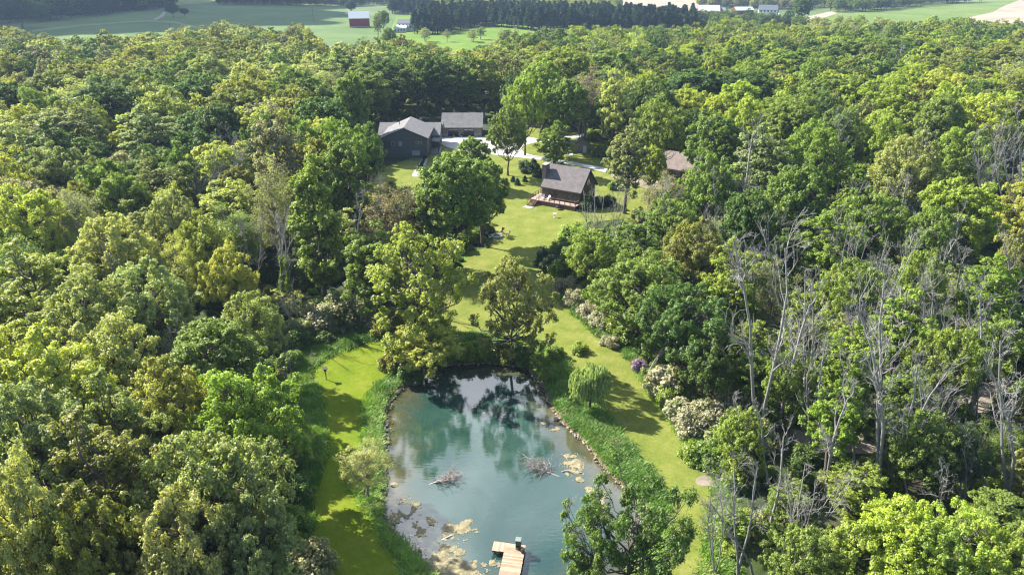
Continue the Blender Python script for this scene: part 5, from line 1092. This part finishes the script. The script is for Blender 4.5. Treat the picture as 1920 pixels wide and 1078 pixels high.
def join(name, parts):
    bm = bmesh.new(); mats = []
    for me, mt in parts:
        n0 = len(bm.faces); bm.from_mesh(me); bm.faces.ensure_lookup_table(); mats.append(mt)
        for f in bm.faces[n0:]: f.material_index = len(mats)-1
    me = bpy.data.meshes.new(name); bm.to_mesh(me); bm.free()
    for mt in mats: me.materials.append(mt)
    return me
def scatter(name, pts, protos, label, cat=None):
    """pts: (x, y, z, idx, rot, sx, sz, (r,g,b)); protos: meshes -> one object whose geometry nodes place them"""
    coll = bpy.data.collections.new(name+'_sources')
    for i, me in enumerate(protos): coll.objects.link(bpy.data.objects.new(f"{name}_kind_{chr(97+i)}", me))
    P = np.array([p[:3] for p in pts], np.float32); me = bpy.data.meshes.new(name); me.vertices.add(len(P)); me.vertices.foreach_set('co', P.ravel())
    def at(nm, ty, vals, key='value'): a = me.attributes.new(nm, ty, 'POINT'); a.data.foreach_set(key, np.asarray(vals, np.float32 if ty != 'INT' else np.int32).ravel())
    at('pick', 'INT', [p[3] for p in pts]); at('turn', 'FLOAT_VECTOR', [(0, 0, p[4]) for p in pts], 'vector'); at('size', 'FLOAT_VECTOR', [(p[5], p[5], p[6]) for p in pts], 'vector'); at('tint', 'FLOAT_COLOR', [(*p[7], 1) for p in pts], 'color')
    o = link(name, me); ng = bpy.data.node_groups.new(name, 'GeometryNodeTree')
    ng.interface.new_socket('Geometry', in_out='INPUT', socket_type='NodeSocketGeometry'); ng.interface.new_socket('Geometry', in_out='OUTPUT', socket_type='NodeSocketGeometry')
    N_, L_ = ng.nodes, ng.links; gi = N_.new('NodeGroupInput'); go = N_.new('NodeGroupOutput'); mp = N_.new('GeometryNodeMeshToPoints'); ip = N_.new('GeometryNodeInstanceOnPoints'); ci = N_.new('GeometryNodeCollectionInfo')
    ci.inputs['Collection'].default_value = coll; ci.inputs['Separate Children'].default_value = True; ci.inputs['Reset Children'].default_value = True; ip.inputs['Pick Instance'].default_value = True
    def na(nm, ty): a = N_.new('GeometryNodeInputNamedAttribute'); a.data_type = ty; a.inputs[0].default_value = nm; return a.outputs[0]
    L_.new(gi.outputs[0], mp.inputs[0]); L_.new(mp.outputs[0], ip.inputs['Points']); L_.new(ci.outputs[0], ip.inputs['Instance']); L_.new(na('pick', 'INT'), ip.inputs['Instance Index'])
    L_.new(na('turn', 'FLOAT_VECTOR'), ip.inputs['Rotation']); L_.new(na('size', 'FLOAT_VECTOR'), ip.inputs['Scale']); L_.new(ip.outputs[0], go.inputs[0])
    o.modifiers.new('scatter', 'NODES').node_group = ng; return tag(o, label, cat, None, 'stuff')
FK = []; FIDX = {}
for nm_, cnt, H, R, kw in (('maple', 2, 18, 5.6, dict(puffs=100, subs=7, leaf=.38, per=16, jag=.10, low=-.7, pr=.165, rz=.42, zc=.56)), ('oak', 2, 17, 6.0, dict(zc=.58, rz=.40, puffs=84, subs=8, leaf=.37, per=15, jag=.15, low=-.6, open_=.03, pr=.18)),
                           ('ash', 2, 20, 4.4, dict(zc=.62, rz=.38, puffs=46, subs=9, leaf=.38, per=16, jag=.16, low=-.8, pr=.27)), ('sparse', 1, 19, 4.8, dict(zc=.62, rz=.38, puffs=40, subs=7, leaf=.30, per=9, jag=.3, low=-.7, pr=.3, subr=.6))):
    for i in range(cnt):
        t, c = broadleaf(500+len(FK), H, R, **kw); FIDX.setdefault(nm_, []).append(len(FK)); FK.append((join('far_'+nm_, [(t, M['twig'] if nm_ == 'sparse' else M['bark']), (c, M['leaf_far'])]), H, R))
rp2 = np.random.default_rng(8); FP = []
for q in REST:
    _, x, y, h, w, kd, sh, _v = q; i = FIDX[kd][rp2.integers(len(FIDX[kd]))]; me, H, R = FK[i]; FP.append((x, y, float(relief(x, y))-.1, i, rp2.uniform(0, 6.28), w/(2*R), h/H, vary(SM[sh], rp2)[:3]))
print('wood trees', len(FP))
scatter('woodland', FP, [f[0] for f in FK], 'broadleaved wood stretching back to the far fields')

pj = [join('far_pine', [(p[0], M['bark']), (p[1], M['needle_far'])]) for p in PINE[:2]]
scatter('pine_plantation', [(x, y, float(relief(x, y)), i % 2, rp2.uniform(0, 6.28), 1.5, rp2.uniform(.78, 1.15), vary((.062, .112, .056), rp2)[:3]) for i, (x, y) in enumerate(PINE_REST)], pj, 'dark mass of plantation pines behind the front rows')
# understory among the trees and tall grass round the pond
LAWN_ALL = list(LAWN_G.values())
def on_lawn(x, y, m_=0.3): return any(in_poly(x, y, p) for p in LAWN_ALL)
UB = []; ub = [join('low_bush', [(BUSH['green'][i][0], M['twig']), (BUSH['green'][i][1], M['leaf_far'])]) for i in range(2)]
upal = [SM['mid'], SM['deep'], SM['bright'], SM['sage'], SM['olive'], SM['deep']]
MEAD_G = GP([(560, 700), (600, 650), (700, 620), (800, 640), (860, 600), (1040, 540), (1130, 640), (1250, 760), (1360, 890), (1360, 1100), (560, 1100), (540, 960)])
X_ = []
BARE_G = [GP(p) for p in ([(1800, 730), (1860, 715), (1990, 712), (1990, 735), (1900, 745), (1860, 790), (1830, 800), (1815, 770)], [(1308, 895), (1430, 900), (1420, 918), (1308, 908)], [(1440, 805), (1560, 815), (1650, 822), (1690, 845), (1500, 833)])]
while len(X_) < 5200:
    y = 24+rp2.random()**.75*300; x = rp2.uniform(-y*.8-15, y*.8+15)
    if on_lawn(x, y) or in_poly(x, y, MEAD_G) or in_poly(x, y, drive): continue
    if any(in_poly(*proj(x, y, 1)[:2], KEEP[k]) for k in (1, 2, 3)) : continue
    if in_poly(x, y, POND): continue
    if any(in_poly(x, y, p) for p in BARE_G): continue
    s = rp2.uniform(.35, .95)*(1.15 if x > 10 else 1); X_.append((x, y, -.05, int(rp2.integers(2)), rp2.uniform(0, 6.28), s, s*rp2.uniform(.8, 1.3), vary(upal[rp2.integers(6)], rp2)[:3]))
scatter('undergrowth', X_, ub, 'green undergrowth covering the forest floor')
gm = []
for i in range(3): t_ = tuft(600+i, .50, 30, .028, .55); t_.materials.append(M['leaf_far']); gm.append(t_)
TG = []
xs_ = rp2.uniform(-36, 42, 90000); ys_ = rp2.uniform(40, 100, 90000)
inr = in_poly(xs_, ys_, ROUGH); xs_, ys_ = xs_[inr], ys_[inr]
okk = ~in_poly(xs_, ys_, LAWN_G['back_lawn']) & ~in_poly(xs_, ys_, LAWN_G['west_lawn']); xs_, ys_ = xs_[okk], ys_[okk]
sdv = sd_poly(xs_, ys_, POND); okk = sdv > .45; xs_, ys_, sdv = xs_[okk], ys_[okk], sdv[okk]
for x, y, s_ in zip(xs_[:26000], ys_[:26000], sdv[:26000]):
    pt_ = math.sin(x*1.1+3*math.sin(y*.4))*math.cos(y*.9+x*.3)
    if pt_ < -.45 and rp2.random() < .8: continue
    k = rp2.uniform(.4, 1.3)*(1.0 if s_ > 1 else .7)*(1+.45*pt_); nz = math.sin(x*.35+y*.22)+rp2.normal()*.4
    c = (.19, .35, .035) if nz > .3 else (.27, .42, .06) if nz > -.5 else (.12, .25, .03)
    if rp2.random() < .06: c = (.4, .36, .18)
    TG.append((x, y, 0, int(rp2.integers(3)), rp2.uniform(0, 6.28), rp2.uniform(.9, 1.5), k, vary(c, rp2)[:3]))
print('tufts', len(TG)); scatter('tall_grass', TG, gm, 'tall bright grass between the mown strips and the pond')

# ================================================================== LABELS for the trees and shrubs
LM = [('the wooden dock', 955, 1045), ('the left brush pile', 834, 895), ('the willow', 1106, 730), ('the birdhouse', 610, 700), ('the pond-head oaks', 860, 560), ('the fire ring', 932, 442), ('the log cabin', 1060, 345), ('the slate house', 760, 270), ('the garage', 866, 235),
      ('the brown roof', 1270, 295), ('the far red barn', 675, 40), ('the left farmhouse', 765, 45), ('the far right farm', 1390, 22), ('the far left field', 300, 45), ('the small bank tree', 683, 875), ('the purple shrub', 1200, 686), ('the ploughed field', 1850, 50), ('the bright field', 880, 75),
      ('the pale bare patch', 1330, 905), ('the forked white trunk', 1645, 800), ('the left edge', 0, 420), ('the bottom left corner', 0, 1078), ('the bottom right corner', 1920, 1078), ('the right edge', 1920, 480), ('the glossy round tree', 405, 690), ('the left ivy trunk', 540, 560)]
def place_phrase(px, py):
    b = min(LM, key=lambda q: math.hypot(px-q[1], (py-q[2])*1.3)); dx, dy = px-b[1], py-b[2]; d_ = math.hypot(dx, dy)
    near = 'just ' if d_ < 75 else '' if d_ < 170 else 'well ' if d_ < 300 else 'far '
    a = math.degrees(math.atan2(-dy, dx)) % 360
    s = ['right of', 'above and right of', 'above', 'above and left of', 'left of', 'below and left of', 'below', 'below and right of'][int(((a+22.5) % 360)//45)]
    return f"{near}{s} {b[0]}"
groups = {}
for (o, desc, x, y, zc_, h, w) in PENDING:
    px, py, d_ = proj(x, y, zc_+float(relief(x, y))); px = min(max(px, 0), 1920); py = min(max(py, 0), 1078); groups.setdefault(desc+' '+place_phrase(px, py), []).append((px, py, o))
ORD = ['leftmost', 'second from left', 'third from left', 'fourth from left', 'fifth from left', 'sixth from left', 'seventh from left', 'eighth from left', 'ninth from left', 'tenth from left']
NUMW = ['', '', 'two', 'three', 'four', 'five', 'six', 'seven', 'eight', 'nine', 'ten']
def ordinal(i):
    if i < 10: return ORD[i]
    return f"{i+1}{'th' if 10 < (i+1) % 100 < 14 else {1: 'st', 2: 'nd', 3: 'rd'}.get((i+1) % 10, 'th')} from left"
for k, g in groups.items():
    g.sort(key=lambda q: q[0])
    if len(g) == 1: g[0][2]['label'] = k; continue
    for i, (_a, _b, o) in enumerate(g): o['label'] = k+', '+('rightmost' if i == len(g)-1 else ordinal(i))
for o in COL.objects:
    if 'label' in o and len(o['label'].split()) > 16: o['label'] = o['label'].replace(' far ', ' ', 1).replace(' well ', ' ', 1).replace(' just ', ' ', 1)
for o in COL.objects:
    if 'label' in o and len(o['label'].split()) > 16: print('LONG', o['label'])

# ================================================================== cloud over the far left and the air
def cloud(x, y, z, sx, sy, seed):
    r = np.random.default_rng(seed); bm = bmesh.new(); bmesh.ops.create_icosphere(bm, subdivisions=5, radius=1)
    for v_ in bm.verts:
        f = mn.fractal(v_.co*1.6+Vector((seed*3.1, 0, 0)), .9, 2, 5); v_.co = v_.co*(1+.45*f); v_.co = Vector((v_.co.x*sx, v_.co.y*sy, v_.co.z*28))
    me = bpy.data.meshes.new('cloud'); bm.to_mesh(me); bm.free(); me.shade_smooth()
    m, n, l, o_ = mat('cloud_vapour'); d_ = n.new('ShaderNodeBsdfDiffuse'); d_.inputs[0].default_value = (.9, .9, .92, 1); l.new(d_.outputs[0], o_.inputs[0]); me.materials.append(m)
    o = link('cloud', me); o.location = (x, y, z); tag(o, None, None, None, 'structure'); return o
for gx_, gy_, sx, sy, sd_ in ((-500, 780, 330, 250, 2), (-850, 820, 380, 330, 5)):
    t_ = 560/SUN_DIR.z; cloud(gx_+SUN_DIR.x*t_, gy_+SUN_DIR.y*t_, 560, sx, sy, sd_)
me = bpy.data.meshes.new('haze'); bb = MB().box(-2400, 2400, -140, 3600, -4, 62); me.from_pydata(bb.v, [], bb.f); m, n, l, o_ = mat('air'); pv = n.new('ShaderNodeVolumePrincipled'); pv.inputs['Color'].default_value = (.50, .68, .98, 1); pv.inputs['Density'].default_value = .00013; pv.inputs['Anisotropy'].default_value = .1
l.new(pv.outputs[0], o_.inputs['Volume']); me.materials.append(m); tag(link('haze', me), 'thin bluish air over the valley', None, None, 'stuff')
